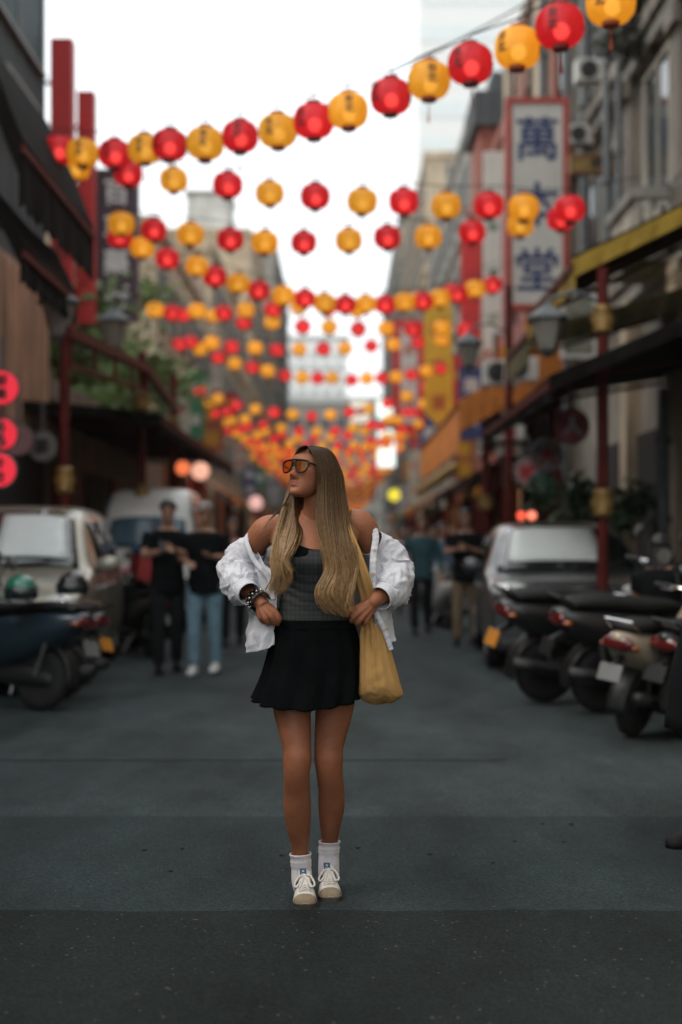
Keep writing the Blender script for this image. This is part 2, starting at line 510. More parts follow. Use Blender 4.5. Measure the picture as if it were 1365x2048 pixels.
building('apartment_block', 'grey-brown tower block bordering the sky gap on the left', -1, 104, 132, 23.2, W_grey, x0=4.9, wspec=(2.2, 1.6, 4), depth=14)
m = MB(); rt = thing('roof_hut', 'pale box-shaped stair hut on the roof of the left beige block', 'hut', at(420, 410, 90) + Vector((0, 0, -.01)))
rt.location = (gx(420, 80), 80, 18.56)
m.box((-1.2, -1, 0), (1.2, 2.5, 2.1)); m.build('wall', W_pale, rt); m = MB(); m.box((-1.3, -1.15, 2.1), (1.3, 2.65, 2.3)); m.build('roof', W_grey, rt)
building('far_building', 'hazy grey building closing the far end of the street', 1, 190, 215, 20.5, W_grey, x0=-1.9, depth=-9.5, wins=False, bands=False) if False else None
fb = thing('far_building', 'hazy grey building closing the far end of the street', 'building', (-3, 190, 0))
m = MB(); m.box((-16, 0, 0), (22, 18, 20)); m.build('wall', W_grey, fb); m = MB(); m.box((-16.2, -.2, 20), (22.2, 18.2, 20.8)); m.build('parapet', W_pale, fb)
for r_ in range(5):
    for c in range(9): add_window(fb, -5+c*2, -.003, 4.5+r_*3.2, 1.3, 1.6, 0)
fb2 = thing('added_haze_tower', 'added pale tower block standing in for haze low in the sky gap', 'tower', (-6, 300, 0))
m = MB(); m.box((-9, 0, 0), (7.5, 16, 44)); m.build('wall', mat('haze_pale_wall', (.8, .79, .76), rough=.6), fb2)  # added block, its pale colours stand in for haze
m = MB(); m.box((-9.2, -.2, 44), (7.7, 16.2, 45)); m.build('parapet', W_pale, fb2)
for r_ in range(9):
    for c in range(6): add_window(fb2, -7.4+c*2.6, -.003, 20+r_*2.6, 1.5, 1.3, 0, 2, W_pale, bpy.data.materials.get('haze_pale_glass') or mat('haze_pale_glass', (.45, .48, .47), rough=.5))
# right row
bR1, L = building('stone_house', 'old ornate grey stone house with pilasters and balcony at the near right', 1, 9, 27.2, 13.2, W_stone, wins=False, bands=False)
for z in (5.2, 8.5, 11.9):
    m = MB(); m.box(L(4.14, 9, z-.1), L(4.40, 27.2, z+.12)); m.build('cornice', W_stone, bR1)
    m = MB(); m.box(L(4.22, 9, z-.34), L(4.399, 27.2, z-.102)); m.build('cornice', W_grey, bR1)
for i, y in enumerate((9.2, 12.2, 15.2, 18.1, 21.2, 26.6)):
    m = MB(); m.box(L(4.2, y-.24, 0), L(4.399, y+.24, 4.9)); m.build('pilaster', W_tan if i in (3, 4) else W_stone, bR1)
    m = MB(); m.box(L(4.26, y-.17, 5.33), L(4.399, y+.17, 8.1)); m.build('pilaster', W_stone, bR1)
    m = MB(); m.box(L(4.26, y-.17, 8.63), L(4.399, y+.17, 11.5)); m.build('pilaster', W_grey, bR1)
    m = MB(); m.box(L(4.16, y-.26, 7.88), L(4.26, y+.26, 8.12)); m.build('capital', W_stone, bR1)
for y, z, w, h in ((23.9, 6.65, 3.4, 1.9), (19.6, 6.9, 1.5, 2.0), (16.6, 6.9, 1.5, 2.0), (13.6, 6.9, 1.5, 2), (10.6, 6.9, 1.5, 2), (19.6, 10.1, 1.3, 2), (24.9, 10.1, 1.4, 2), (16.6, 10.1, 1.3, 2), (22.3, 10.1, 1.0, 2)):
    add_window(bR1, -.002, y-9, z, w, h, -90, 2, W_cream if z < 8 else M_frame, M_glass)
for i in range(5):
    m = MB(); m.box(L(4.36, 10.0+i*3.1, .1), L(4.398, 11.9+i*3.1, 2.9)); m.build('shop_opening', M_dark, bR1)
bal = thing('balcony', 'stone balcony with curved balustrade on the near right house', 'balcony', (4.38, 19.15, 4.95))
bal.scale = (.80, .40, 1); m = MB(); m.box((-.75, -2.2, 0), (0, 2.0, .16)); m.build('floor_slab', W_stone, bal)
m = MB(); m.box((-.82, -2.25, .80), (-.58, 2.05, .94)); m.box((-.58, 1.8, .80), (0, 2.05, .94)); m.build('handrail', W_grey, bal)
for i in range(4):
    m = MB(); m.lathe((-.52+i*.16, -2.1, .16), [(.05, 0), (.075, .05), (.04, .15), (.085, .34), (.045, .5), (.06, .64)], 8); m.build('baluster', W_cream, bal, smooth=True)
m = MB(); m.box((-.58, -2.25, .80), (0, -1.9, .94)); m.build('handrail', W_grey, bal)
for i in range(14):
    m = MB(); m.lathe((-.70, -2.05+i*.3, .16), [(.05, 0), (.075, .05), (.04, .15), (.085, .34), (.045, .5), (.06, .64)], 8); m.build('baluster', W_cream, bal, smooth=True)
bR2, L = building('brown_building', 'tall brown building with red columns behind the big vertical sign', 1, 27.3, 37.5, 13.6, W_brown, wspec=(1.2, 1.6, 2.4), fm=W_cream)
for y, mm_ in ((28.2, W_brick), (30.6, W_tan), (33.0, W_brick), (36.4, W_tan)):
    m = MB(); m.box(L(4.2, y-.3, 3.3), L(4.399-.15, y+.3, 13.4)); m.build('column', mm_, bR2)
bR3, L = building('brick_building', 'red brick building with dark corner turret on the right', 1, 37.6, 49, 12.2, W_brick, wspec=(1.1, 1.5, 2.6), fm=W_cream)
m = MB(); m.box(L(4.0, 41, 9), L(5.4, 43.6, 13.3)); m.build('turret', W_brick, bR3)
m = MB(); m.box(L(3.8, 40.8, 13.3), L(5.6, 43.8, 14.3)); m.build('turret_cap', W_dark, bR3)
m = MB(); m.box(L(4.4, 41.6, 14.3), L(5.0, 43, 15.1)); m.build('finial', W_dark, bR3)
building('apartment_block', 'grey-tan stepped apartment block right of the sky gap, nearer one', 1, 50, 73, 15.8, W_grey, x0=4.5, wspec=(1.5, 1.5, 2.6), depth=12)
building('apartment_block', 'tall tan apartment block right of the sky gap behind the nearer one', 1, 75, 103, 21.6, W_tan, x0=4.5, wspec=(1.8, 1.6, 3.2), depth=12)
building('apartment_block', 'farthest grey block on the right edge of the sky gap', 1, 106, 150, 25.5, W_stone, x0=4.4, wspec=(2, 1.8, 4), depth=12)
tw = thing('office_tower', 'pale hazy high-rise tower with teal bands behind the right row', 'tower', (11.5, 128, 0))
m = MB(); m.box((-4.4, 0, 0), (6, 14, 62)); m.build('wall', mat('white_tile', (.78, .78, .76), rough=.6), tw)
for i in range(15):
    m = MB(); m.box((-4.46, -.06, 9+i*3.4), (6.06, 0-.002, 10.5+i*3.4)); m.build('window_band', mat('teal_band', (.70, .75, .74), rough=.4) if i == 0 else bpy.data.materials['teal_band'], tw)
# the street goes on behind the photographer
for side, y0_, y1_, h, wm, lb in ((-1, -5, 10.4, 4.4, W_grey, 'grey building beside the photographer, on the left'), (1, -5, 8.9, 8, W_tan, 'tan building beside the photographer, on the right')):
    building('street_building', lb, side, y0_, y1_, h, wm, wspec=(1.4, 1.6, 4), front=False)

# ================================================================== shop signs
def sign(name, label, px0, px1, py0, py1, Y, face, frame=None, text='', tm=None, fw=.05, thick=.18, tw_=.8, bold=.03, emboss=None, point=0, arm=0, rows_=None):
    x0, x1 = gx(px0, Y), gx(px1, Y); z1, z0 = gz(py0, Y), gz(py1, Y)
    root = thing(name, label, 'sign', ((x0+x1)/2, Y, z0))
    w = x1-x0; h = z1-z0
    m = MB()
    if point: m.prism([(-w/2, h*.12), (0, 0), (w/2, h*.12), (w/2, h), (-w/2, h)], 0, thick)
    else: m.box((-w/2+fw*.6, 0, fw*.6), (w/2-fw*.6, thick, h-fw*.6))
    m.build('panel', face, root)
    if frame:
        m = MB(); t = fw
        m.box((-w/2, -.025, 0), (-w/2+t, thick+.025, h)); m.box((w/2-t, -.025, 0), (w/2, thick+.025, h))
        m.box((-w/2+t, -.025, 0), (w/2-t, thick+.025, t)); m.box((-w/2+t, -.025, h-t), (w/2-t, thick+.025, h)); m.build('frame', frame, root)
    if text:
        nt_ = len(text); hz = (h*.92)/nt_
        for q_, ch in enumerate(text):
            if ch == '　': continue
            m = MB(); zt_ = h*.96 - q_*hz; vwall_text(m, ch, 0, -.002, zt_-hz, zt_, w*tw_, bold); m.build('character', tm, root, fix=False)
    if arm:
        for zz in (h*.15, h*.85):
            m = MB(); m.bar((w/2 if arm > 0 else -w/2, thick/2, zz), ((w/2 if arm > 0 else -w/2)+arm, thick/2, zz), .05); m.build('bracket', M_metal, root)
    return root
sign('vertical_sign', 'tall white sign with three big indigo characters in a red frame', 1012, 1138, 195, 620, 24, M_white, mat('sign_frame_red', (.38, .05, .035), rough=.6, var=.2), '萬本堂', M_ink, fw=.10, tw_=.74, bold=.016, arm=.85)
sign('vertical_sign', 'tall plain red sign with one dark character at the upper left, taller of the pair', 97, 148, 72, 660, 22.9, M_redsign, None, '　の', M_blk, thick=.3, tw_=.9, arm=-.1)
sign('vertical_sign', 'lower plain red sign just right of the tallest red one', 151, 191, 178, 650, 24.4, M_redsign, None, thick=.3, arm=-.2)
sign('vertical_sign', 'plum-coloured hanging sign with white characters on the left', 190, 276, 338, 640, 26, M_purple, mat('plum_frame', (.10, .07, .085), rough=.5), '百草藥行', M_wl, fw=.04, tw_=.62, bold=.03, thick=.25, arm=-.3)
sign('vertical_sign', 'narrow cream sign with faded green characters beside the big indigo sign', 966, 1009, 300, 700, 35, M_white, None, '　參茸行', M_green, tw_=.5, bold=.01, arm=.5)
sign('vertical_sign', 'plain red banner sign left of the narrow cream one', 920, 964, 480, 690, 39, M_redsign, None, '', arm=.7)
sign('vertical_sign', 'mustard yellow sign with pointed foot above the street at right', 849, 906, 612, 852, 38, M_yel, None, '南北貨', mat('faded_red_letters', (.35, .08, .02)), tw_=.6, point=1, arm=1.0)
sign('vertical_sign', 'cream and red striped sign left of the pointed yellow sign', 786, 850, 640, 862, 50, M_white, M_redsign, '蔘藥', mat('pale_red_letters', (.42, .2, .16)), fw=.26, tw_=.4, arm=1.0)
sign('light_box_sign', 'lit white box sign with a red mark, leftmost of the three lit boxes', 700, 742, 800, 846, 62, E_warm, None, '●', M_rl, tw_=.5)
sign('light_box_sign', 'square lit white box sign right of the one with the red mark', 753, 792, 798, 838, 62.5, E_white, None, '')
sign('light_box_sign', 'tall lit white box sign below the square one', 754, 792, 858, 935, 60, E_white, None, '')
sign('shop_sign', 'small white sign with blue characters below the narrow cream sign, left one', 980, 1010, 652, 704, 33, M_white, None, '正', M_bluel, tw_=.8, bold=.06, arm=.7)
sign('shop_sign', 'small white sign with blue character under the big indigo sign, right one', 1016, 1045, 652, 704, 30, M_white, None, '元', M_bluel, tw_=.8, bold=.06, arm=.7)
sign('shop_sign', 'orange panel behind the street lamp under the yellow awning', 1048, 1130, 626, 762, 25, M_orange, None, '')
sign('poster_board', 'white framed poster board with a faded picture under the yellow awning', 1122, 1194, 588, 716, 21, mat('faded_poster', (.20, .20, .15), rough=.6, var=.8, scale=2.5), M_white, '', fw=.05, thick=.06)
sign('shop_sign', 'small white sign with red square mark, upper of two by the right shops', 985, 1053, 846, 882, 23, M_white, None, '■', M_rl, tw_=.6)
sign('shop_sign', 'small cream sign just below the one with the red square', 992, 1050, 886, 914, 23.2, W_cream, None, '茶', M_rl, tw_=.5)
sign('shop_sign', 'ornate gold horizontal sign over the dark upper window at right', 1140, 1250, 308, 346, 22.4, M_gold, mat('dark_gold', (.2, .1, .03), rough=.5), '老', M_blk, fw=.05, tw_=.3)
def disc_sign(label, px, py, rpx, Y, face, tm, text, rim=None):
    r = rpx*Y/FPX; root = thing('round_sign', label, 'sign', (gx(px, Y), Y, gz(py, Y)), 0, 'round shop signs')
    m = MB(); m.lathe((0, 0, 0), [(.001, 0), (r, 0), (r, .08), (.001, .08)], 28, 'Y'); m.build('panel', face, root)
    m = MB(); q = [Vector((math.cos(a)*r, .04, math.sin(a)*r)) for a in np.linspace(0, 2*PI, 30)]; m.tube(q, .018, 6); m.build('rim', rim or M_metal, root)
    if text:
        m = MB(); V, F = text_mesh(text[0]); V, F = weight_text(V, F, .04)
        if len(text) == 1: m.add([(p[0]*r*1.2, -.005-p[2], p[1]*r*1.2) for p in V], F)
        else: vwall_text(m, text, 0, -.002, -r*.85, r*.85, r*.8, .04)
        m.build('lettering', tm, root, fix=False)
    m = MB(); m.bar((0, .05, r), (0, .05, r+.35), .03); m.build('bracket', M_metal, root)
disc_sign('glowing red round sign with dark characters at the left edge, topmost of three', 3, 775, 33, 14, E_red, M_blk, '鮮果')
disc_sign('glowing red round sign with dark characters at the left edge, middle of three', 2, 868, 31, 14.3, E_red, M_blk, '冰品')
disc_sign('glowing red round sign with dark characters at the left edge, lowest of three', -2, 940, 33, 13.8, E_red, M_blk, '冷飲')
disc_sign('faded pink round sign behind the glowing red ones', 35, 880, 30, 16, M_pink, M_blk, '')
disc_sign('dull grey round sign with dark character, right of the faded pink one', 84, 893, 28, 16.5, mat('grey_face', (.24, .23, .21)), M_blk, '茶')
disc_sign('red and white round sign, topmost of the group by the right shops', 1145, 852, 34, 17.2, mat('red_white_face', (.45, .10, .11), var=.9, scale=3), M_wl, '人')
disc_sign('white and red round sign, second from the top by the right shops', 1096, 911, 32, 19, mat('white_red_face', (.48, .38, .38), var=.7, scale=3), M_rl, '大')
disc_sign('pale round sign at the left end of the group by the right shops', 1058, 945, 28, 21, M_pink, M_rl, '味')
disc_sign('green and white round sign, lowest of the group by the right shops', 1086, 968, 26, 20, mat('green_white_face', (.10, .22, .17), var=.9, scale=4), M_wl, '')
disc_sign('glowing yellow round sign far down the right side', 789, 990, 12, 42, E_yel, None, '')

# ================================================================== canopies
def slab(poly, ya, yb, t):
    """a sheet along Y following a line of (x, z)"""
    P = []
    for x, z in poly: P.append([(x, ya, z), (x, (ya+yb)/2, z-.04), (x, yb, z)])
    m = MB(); m.grid(P); return m
def awning(name, label, poly, ya, yb, mt, valance=None, vm=None, frame=M_redp, ribs=3):
    root = thing(name, label, 'awning', (poly[0][0], ya, 0)); ox, oy = poly[0][0], ya
    pl = [(x-ox, z) for x, z in poly]
    m = slab(pl, 0, yb-ya, .05); m.build('canvas', mt, root, solid=.05)
    for i in range(ribs):
        y = .05 + (yb-ya-.1)*i/(ribs-1); m = MB()
        for a, b in zip(pl[:-1], pl[1:]): m.bar((a[0], y, a[1]-.09), (b[0], y, b[1]-.09), .05)
        m.build('rib', frame, root)
    m = MB(); m.bar((pl[-1][0], 0, pl[-1][1]-.08), (pl[-1][0], yb-ya, pl[-1][1]-.08), .07); m.build('rail', frame, root)
    if valance:
        m = MB(); n = 40; P = []; e = pl[-1]
        for i in range(n+1):
            y = (yb-ya)*i/n; P.append([(e[0]-.006*math.copysign(1, ox)*math.sin(i*1.3), y, e[1]), (e[0]-.012*math.copysign(1, ox)*math.sin(i*.8), y, e[1]-valance*(1-.12*abs(math.sin(i*.8))))])
        m.grid(P); m.build('valance', vm or mt, root, solid=.02)
        m = MB(); P = []
        for i in range(25):
            f = i/24; k = f*(len(pl)-1); j = min(int(k), len(pl)-2); f2 = k-j
            x = pl[j][0]*(1-f2)+pl[j+1][0]*f2; z = pl[j][1]*(1-f2)+pl[j+1][1]*f2
            P.append([(x, -.012, z), (x, -.012-.01*math.sin(i*2), z-valance*.55)])
        m.grid(P); m.build('valance', vm or mt, root, solid=.02)
    return root
M_yaw = mat('yellow_canvas', (.30, .19, .02), rough=.8, var=.3, scale=3)
M_olive = mat('olive_canvas', (.13, .115, .05), rough=.85, var=.3, scale=3, bump=.3, bscale=8)
awning('brown_awning', 'dark brown canvas awning jutting out at the upper left', [(-4.68, 6.3), (-3.84, 6.2), (-3.33, 6.05), (-3.02, 5.4), (-2.80, 4.84)], 12.4, 16, M_canvas, .60)
awning('brown_awning', 'lower dark awning with red frame under the upper left one', [(-4.68, 5.0), (-3.6, 4.8), (-3.1, 4.45), (-2.88, 4.0)], 12.8, 15.4, M_canvas, .35)
awning('black_canopy', 'flat black canopy over the low shops on the left', [(-4.68, 3.35), (-3.4, 3.25), (-2.6, 3.15)], 20.5, 34, M_canvas, .25, ribs=6)
awning('yellow_awning', 'dark awning with yellow edge at the upper right', [(4.38, 5.12), (3.36, 4.63), (2.30, 4.12)], 14, 17.4, M_canvas, .34, M_yaw)
awning('dark_awning', 'long black awning below the yellow-edged one on the right', [(4.38, 3.55), (3.12, 3.35), (1.95, 2.85)], 13.2, 19.0, M_canvas, .22)
awning('orange_awning', 'warm orange canopy with gold ornaments over a right-hand shop', [(4.38, 4.9), (3.2, 4.5), (2.25, 4.0)], 27, 40, M_orange, 1.05, ribs=6)
aw = awning('olive_awning', 'olive awning flap below the end of the yellow-edged one', [(4.38, 4.5), (3.2, 4.15), (2.32, 3.95)], 17.6, 19.6, M_olive, .45)
for i in range(14):
    Y = 27.3+i*.95; o = thing('gold_ornament', f'gold ornament on the orange canopy edge, {ordn(i)} from its near end', 'ornament', (2.17, Y, 2.75), 0, 'gold ornaments on the orange canopy')
    m = MB(); m.ball((0, 0, 0), .10, 10, 8, (1, 1, 1.2)); m.build('ball', M_gold, o, smooth=True); m = MB(); m.tube([(0, 0, .1), (0, 0, .26)], .015, 6); m.build('hook', M_metal, o)

# ================================================================== lamp posts and frames
def lamp_post(label, px, Y, ztop, orn, lampat=None, w=.11, side=1):
    x = gx(px, Y); root = thing('lamp_post', label, 'lamp post', (x, Y, 0), 0, 'red lamp posts')
    m = MB(); m.tube([(0, 0, 0), (0, 0, ztop)], w/2, 12); m.build('pole', M_redp, root, smooth=False)
    m = MB(); m.lathe((0, 0, 0), [(w*1.1, 0), (w*1.1, .25), (w*.8, .35), (w*.5, .4)], 12); m.build('base', M_redp, root)
    for z in orn:
        m = MB(); m.lathe((0, 0, z-.14), [(w*.55, 0), (w*1.0, .03), (w*.75, .06), (w*1.15, .14), (w*.75, .22), (w*1.0, .25), (w*.55, .28)], 12); m.build('collar', M_gold, root, smooth=True)
    if lampat:
        lx, lz, s = lampat
        m = MB(); m.tube([(0, 0, lz+.35*s), (lx*.5, 0, lz+.55*s), (lx, 0, lz+.42*s)], .02, 6); m.build('arm', M_metal, root)
        hd = MB(); hd.lathe((lx, 0, lz), [(.03*s, .42*s), (.06*s, .34*s), (.30*s, .16*s), (.31*s, .12*s), (.27*s, .10*s)], 6); h = hd.build('lamp_roof', M_metal, root)
        g_ = MB(); g_.lathe((lx, 0, lz), [(.24*s, .098*s), (.13*s, -.32*s), (.05*s, -.33*s)], 6); g_.build('lamp_glass', M_lamp_glass, root)
        b = MB(); b.lathe((lx, 0, lz), [(.14*s, -.335*s), (.10*s, -.40*s), (.02*s, -.44*s)], 6); b.build('lamp_foot', M_metal, root)
    return root
lamp_post('red post with grey glass lantern beside the near left awning', 130, 15, 3.75, (1.98,), (gx(118, 15)-gx(130, 15), 3.75, .75))
lamp_post('red post with two gold collars in front of the left black canopy', 285, 21.5, 4.2, (3.45, 2.05), (gx(228, 21.5)-gx(285, 21.5), 4.55, .85), w=.12)
lamp_post('thin red post farther along the left pavement', 347, 27.5, 4.6, (3.6,), None, w=.13)
lamp_post('dark red post in front of the right-hand shops', 1206, 13.9, 4.0, (1.71, 3.5), (gx(1096, 13.9)-gx(1206, 13.9), 3.42, .66), w=.11)
lamp_post('dark red post behind the orange canopy on the right', 1018, 22, 5.3, (3.2,), (gx(938, 22)-gx(1018, 22), 4.3, .75), w=.12)
lamp_post('red post with gold collar under the orange canopy', 972, 27.6, 4.4, (2.1,), None, w=.14)
o = thing('red_beam', 'sloping red beam joining the posts on the left', 'beam', (-2.9, 15, 3.55))
m = MB(); m.bar((0, 0, 0), (-.05, 6.5, .40), .10, .12); m.bar((-.05, 6.5, .4), (-.28, 12.5, .3), .10, .12); m.build('rail', M_redp, o)
m = MB(); m.bar((0.02, .1, -.35), (-.03, 6.4, .05), .05, .05); m.build('lower_rail', M_redp, o)
for i in range(5):
    m = MB(); m.bar((0, .3+i*1.5, -.33+i*.09), (-.01, .3+i*1.5, -.02+i*.09), .04); m.build('strut', M_redp, o)

# ================================================================== wall clutter: conditioners, pipes, boxes
def aircon(label, px, py, Y, w=.8, ang=-90):
    x = gx(px, Y); root = thing('air_conditioner', label, 'air conditioner', (x, Y, gz(py, Y)), R(ang) if ang else 0, 'air conditioners on the right walls')
    m = MB(); m.box((-w/2, 0, 0), (w/2, .32, w*.72)); m.build('case', M_white if w < .9 else M_metal, root, bevel=.015)
    m = MB(); m.lathe((-w*.1, -.012, w*.36), [(.001, 0), (w*.28, 0), (w*.30, .01), (.001, .012)], 20, 'Y'); m.build('fan_guard', M_dark, root)
    for k in range(4):
        m = MB(); r = w*(.07+.065*k); q = [Vector((-w*.1+math.cos(a)*r, -.02, w*.36+math.sin(a)*r)) for a in np.linspace(0, 2*PI, 20)]; m.tube(q, .006, 4); m.build('guard_ring', M_metal, root)
    m = MB(); m.bar((-w*.4, .16, -.05), (-w*.4, .55, -.05), .03); m.bar((w*.4, .16, -.05), (w*.4, .55, -.05), .03); m.build('bracket', M_metal, root)
aircon('white air conditioner box beside the big indigo sign', 1163, 286, 24, .45, 0)
aircon('round-fan air conditioner hanging left of the orange panel', 1003, 770, 25, .62, 0)
aircon('air conditioner with pale case right of the round-fan one', 1045, 760, 24, .55, 0)
aircon('grey air conditioner high beside the drain pipes', 1185, 160, 23, .5, 0)
def pipe(label, pts, r, mt=M_metal):
    o = thing('drain_pipe', label, 'pipe', pts[0], 0, 'pipes and cables on the right walls')
    m = MB(); p0 = Vector(pts[0]); m.tube([Vector(p)-p0 for p in pts], r, 8); m.build('pipe', mt, o)
    m = MB(); k = max(1, len(pts)-1)
    for f in (.2, .5, .8):
        c = (Vector(pts[0])*(1-f) + Vector(pts[-1])*f) - p0
        m.lathe((c.x, c.y, c.z), [(r*1.5, -.04), (r*1.5, .04)], 8)
    m.build('clamp', M_metal, o)
pipe('thick pale drain pipe right of the big indigo sign', [(4.15, 24.2, 13), (4.15, 24.2, 4.5)], .09)
pipe('grey drain pipe left of the stone pilasters', [(4.12, 22.0, 13), (4.12, 22.0, 5.4)], .07)
pipe('thin pipe beside the balcony', [(4.1, 21.0, 13), (4.1, 21.0, 5.6)], .05)
pipe('long pipe down the far end of the stone house', [(4.1, 25.9, 13), (4.1, 25.9, .1)], .07)
pipe('pipe on the front of the brown building', [(4.1, 28.9, 13), (4.1, 28.9, 4)], .08)
pipe('grey pipe next to the lower stone column at right', [(3.95, 17.4, 3.2), (3.95, 17.4, 0)], .07)
def flagpole(): pass

# trees and plants
def leaves(name, label, c, rad, n, mt, size, trunk=None, sd=1):
    rr = random.Random(sd); root = thing(name, label, 'tree' if trunk else 'plant', (c[0], c[1], 0))
    m = MB()
    cl = [(Vector((rr.gauss(0, .45)*rad[0], rr.gauss(0, .45)*rad[1], rr.gauss(0, .42)*rad[2])), rr.uniform(.3, .55)) for _ in range(16)]
    for i in range(n):
        q, s = rr.choice(cl)
        p = q + Vector((rr.gauss(0, .45), rr.gauss(0, .45), rr.gauss(0, .4)))*s*rad[0] + Vector((0, 0, c[2]))
        a = Vector((rr.gauss(0, 1), rr.gauss(0, 1), rr.gauss(0, .6))).normalized(); b = a.cross(Vector((rr.gauss(0, 1), rr.gauss(0, 1), rr.gauss(0, 1)))).normalized()
        l = size*rr.uniform(.6, 1.3)
        m.add([p - a*l, p + b*l*.45, p + a*l, p - b*l*.45], [(0, 1, 2, 3)])
    m.build('crown' if trunk else 'foliage', mt, root, fix=False)
    if trunk:
        m = MB(); m.tube([(0, 0, 0), (.08, .05, c[2]*.45), (-.05, 0, c[2])], [.16, .12, .05], 8); m.build('trunk', W_brown, root)
        for k in range(4):
            m = MB(); a = k*1.6; m.tube([(.03, 0, c[2]*.55), (math.cos(a)*rad[0]*.6, math.sin(a)*rad[1]*.6, c[2]+.3*rad[2])], [.06, .02], 6); m.build('limb', W_brown, root)
    return root
M_leaf = mat('leaf_green', (.10, .17, .04), rough=.6, var=.5, scale=2); M_leaf2 = mat('leaf_dark', (.04, .08, .03), rough=.6, var=.5, scale=2)
leaves('leafy_tree', 'bushy green tree above the low shops behind the red frame', (-6.1, 27, 4.9), (2.0, 2.0, 1.15), 5200, M_leaf, .13, True, 3)
leaves('leafy_tree', 'second green tree right of the bushy one behind the thin post', (-5.3, 34, 5.3), (1.7, 1.8, 1.3), 3600, M_leaf, .13, True, 4)
leaves('hanging_plant', 'green plant on a balcony at the foot of the right tan block', (4.1, 74, 10.6), (.7, .8, .9), 900, M_leaf2, .2, None, 5)
leaves('potted_plant', 'dark leafy plant by the right shop entrance', (3.5, 19.5, 1.75), (.7, .5, .5), 1200, M_leaf2, .09, None, 6)
leaves('hanging_plant', 'dry trailing plant on the stone house above the balcony', (4.05, 19.9, 8.6), (.45, .5, 1.3), 1100, mat('dry_leaf', (.05, .05, .035), rough=.8, var=.4), .08, None, 7)

# ================================================================== small street clutter further down
RC = random.Random(11)
M_clut = {'crimson': M_redsign, 'cream': W_cream, 'white': M_white, 'amber': mat('amber_face', (.55, .27, .03), rough=.6), 'green': mat('green_face', (.04, .20, .10), rough=.6),
          'navy': mat('navy_face', (.03, .05, .16), rough=.6), 'rust': mat('rust_face', (.30, .09, .04), rough=.7), 'pink': M_pink}
inkof = {'crimson': M_yel, 'cream': M_rl, 'white': M_bluel, 'amber': M_rl, 'green': M_wl, 'navy': M_wl, 'rust': M_yel, 'pink': M_blk}
words_ = ['茶行', '藥材', '布莊', '南貨', '香菇', '乾果', '旅社', '米店', '書局', '糖', '酒', '參行']
k_ = 0
for side, ys, name_ in ((1, [29.5, 32, 36, 41.5, 44, 47.5, 52, 56, 60, 65, 70, 76, 83, 90], 'right'), (-1, [39, 43, 47, 51, 57, 62, 68, 75, 83, 92], 'left')):
    prev = None
    for i, Y in enumerate(ys):
        c = RC.choice([q for q in M_clut if q != prev]); prev = c
        w = RC.uniform(.5, .95); h = RC.uniform(1.0, 3.0); z = RC.uniform(3.2, 6.0)
        x = side*(4.35 if side > 0 else 4.85) - side*(w/2+.15)
        px0 = 682.5 + (x-w/2)*FPX/Y; px1 = 682.5 + (x+w/2)*FPX/Y; pa = HOR - (z+h-CAM_H)*FPX/Y; pb = HOR - (z-CAM_H)*FPX/Y
        sign('hanging_sign', f'{c} hanging shop sign, {ordn(i)} from the near end of the {name_} row', px0, px1, pa, pb, Y, M_clut[c], None if RC.random() < .5 else M_metal, words_[k_ % len(words_)], inkof[c], fw=.04, tw_=.6, thick=.15, arm=side*.3)
        k_ += 1
# shop fronts with boards, shutters and small awnings
fronts = [(1, 27.6, 4, 'rust'), (1, 32.4, 4.4, 'cream'), (1, 37.8, 5, 'crimson'), (1, 44, 5, 'amber'), (1, 51, 6, 'rust'), (1, 58.5, 6, 'white'), (1, 66, 6, 'green'), (1, 77, 8, 'amber'), (1, 88, 9, 'crimson'),
          (-1, 38, 5, 'rust'), (-1, 44.5, 5, 'crimson'), (-1, 56, 6, 'rust'), (-1, 64, 6, 'cream'), (-1, 79, 8, 'crimson'), (-1, 90, 8, 'rust')]
M_lit = emis('lit_shop_window', (1, .55, .25), .35)
M_brown_aw = mat('brown_canvas', (.12, .05, .025), rough=.85, var=.3)
cnt = {1: 0, -1: 0}
for side, ya, ln, c in fronts:
    nm = 'right' if side > 0 else 'left'; i = cnt[side]; cnt[side] += 1
    fx = side*(4.38 if side > 0 else 4.88); root = thing('shop', f'{c} shop front, {ordn(i)} from the near end of the {nm} row', 'shop front', (fx, ya, 0), 0, f'shop fronts of the {nm} row')
    s = -side
    def B(x0, y0, z0, x1, y1, z1, nm_, mt_):
        a, b = sorted((s*x0, s*x1)); m = MB(); m.box((a, y0, z0), (b, y1, z1)); return m.build(nm_, mt_, root)
    B(.0, 0, 2.75, .22, ln, 3.45, 'fascia', M_clut[c])
    B(.0, .15, .15, .05, ln-.15, 2.7, 'opening', M_lit if i % 3 == 1 else M_dark)
    for yy in (0, ln/2-.08, ln-.16): B(.05, yy, 0, .25, yy+.16, 2.75, 'post', M_clut['rust'] if side < 0 else M_redp)
    for q in range(4): B(.3+.1*q, .4+ln*.2*q, 0, .9, .4+ln*.2*q+.5, .5+.2*RC.random(), 'display_crate', (M_clut['amber'], W_brown, M_clut['green'], W_cream)[q])
    m = MB(); P = []
    for f in (0, .5, 1): P.append([(s*(.2+1.3*f), .1, 3.5-.75*f), (s*(.2+1.3*f), ln-.1, 3.5-.75*f)])
    P.append([(s*1.5, .1, 2.5), (s*1.5, ln-.1, 2.5)])
    m.grid(P); m.build('canopy', (M_brown_aw, M_orange, M_canvas, M_clut['green'])[RC.choice([0, 0, 1, 2, 3])], root, solid=.03)
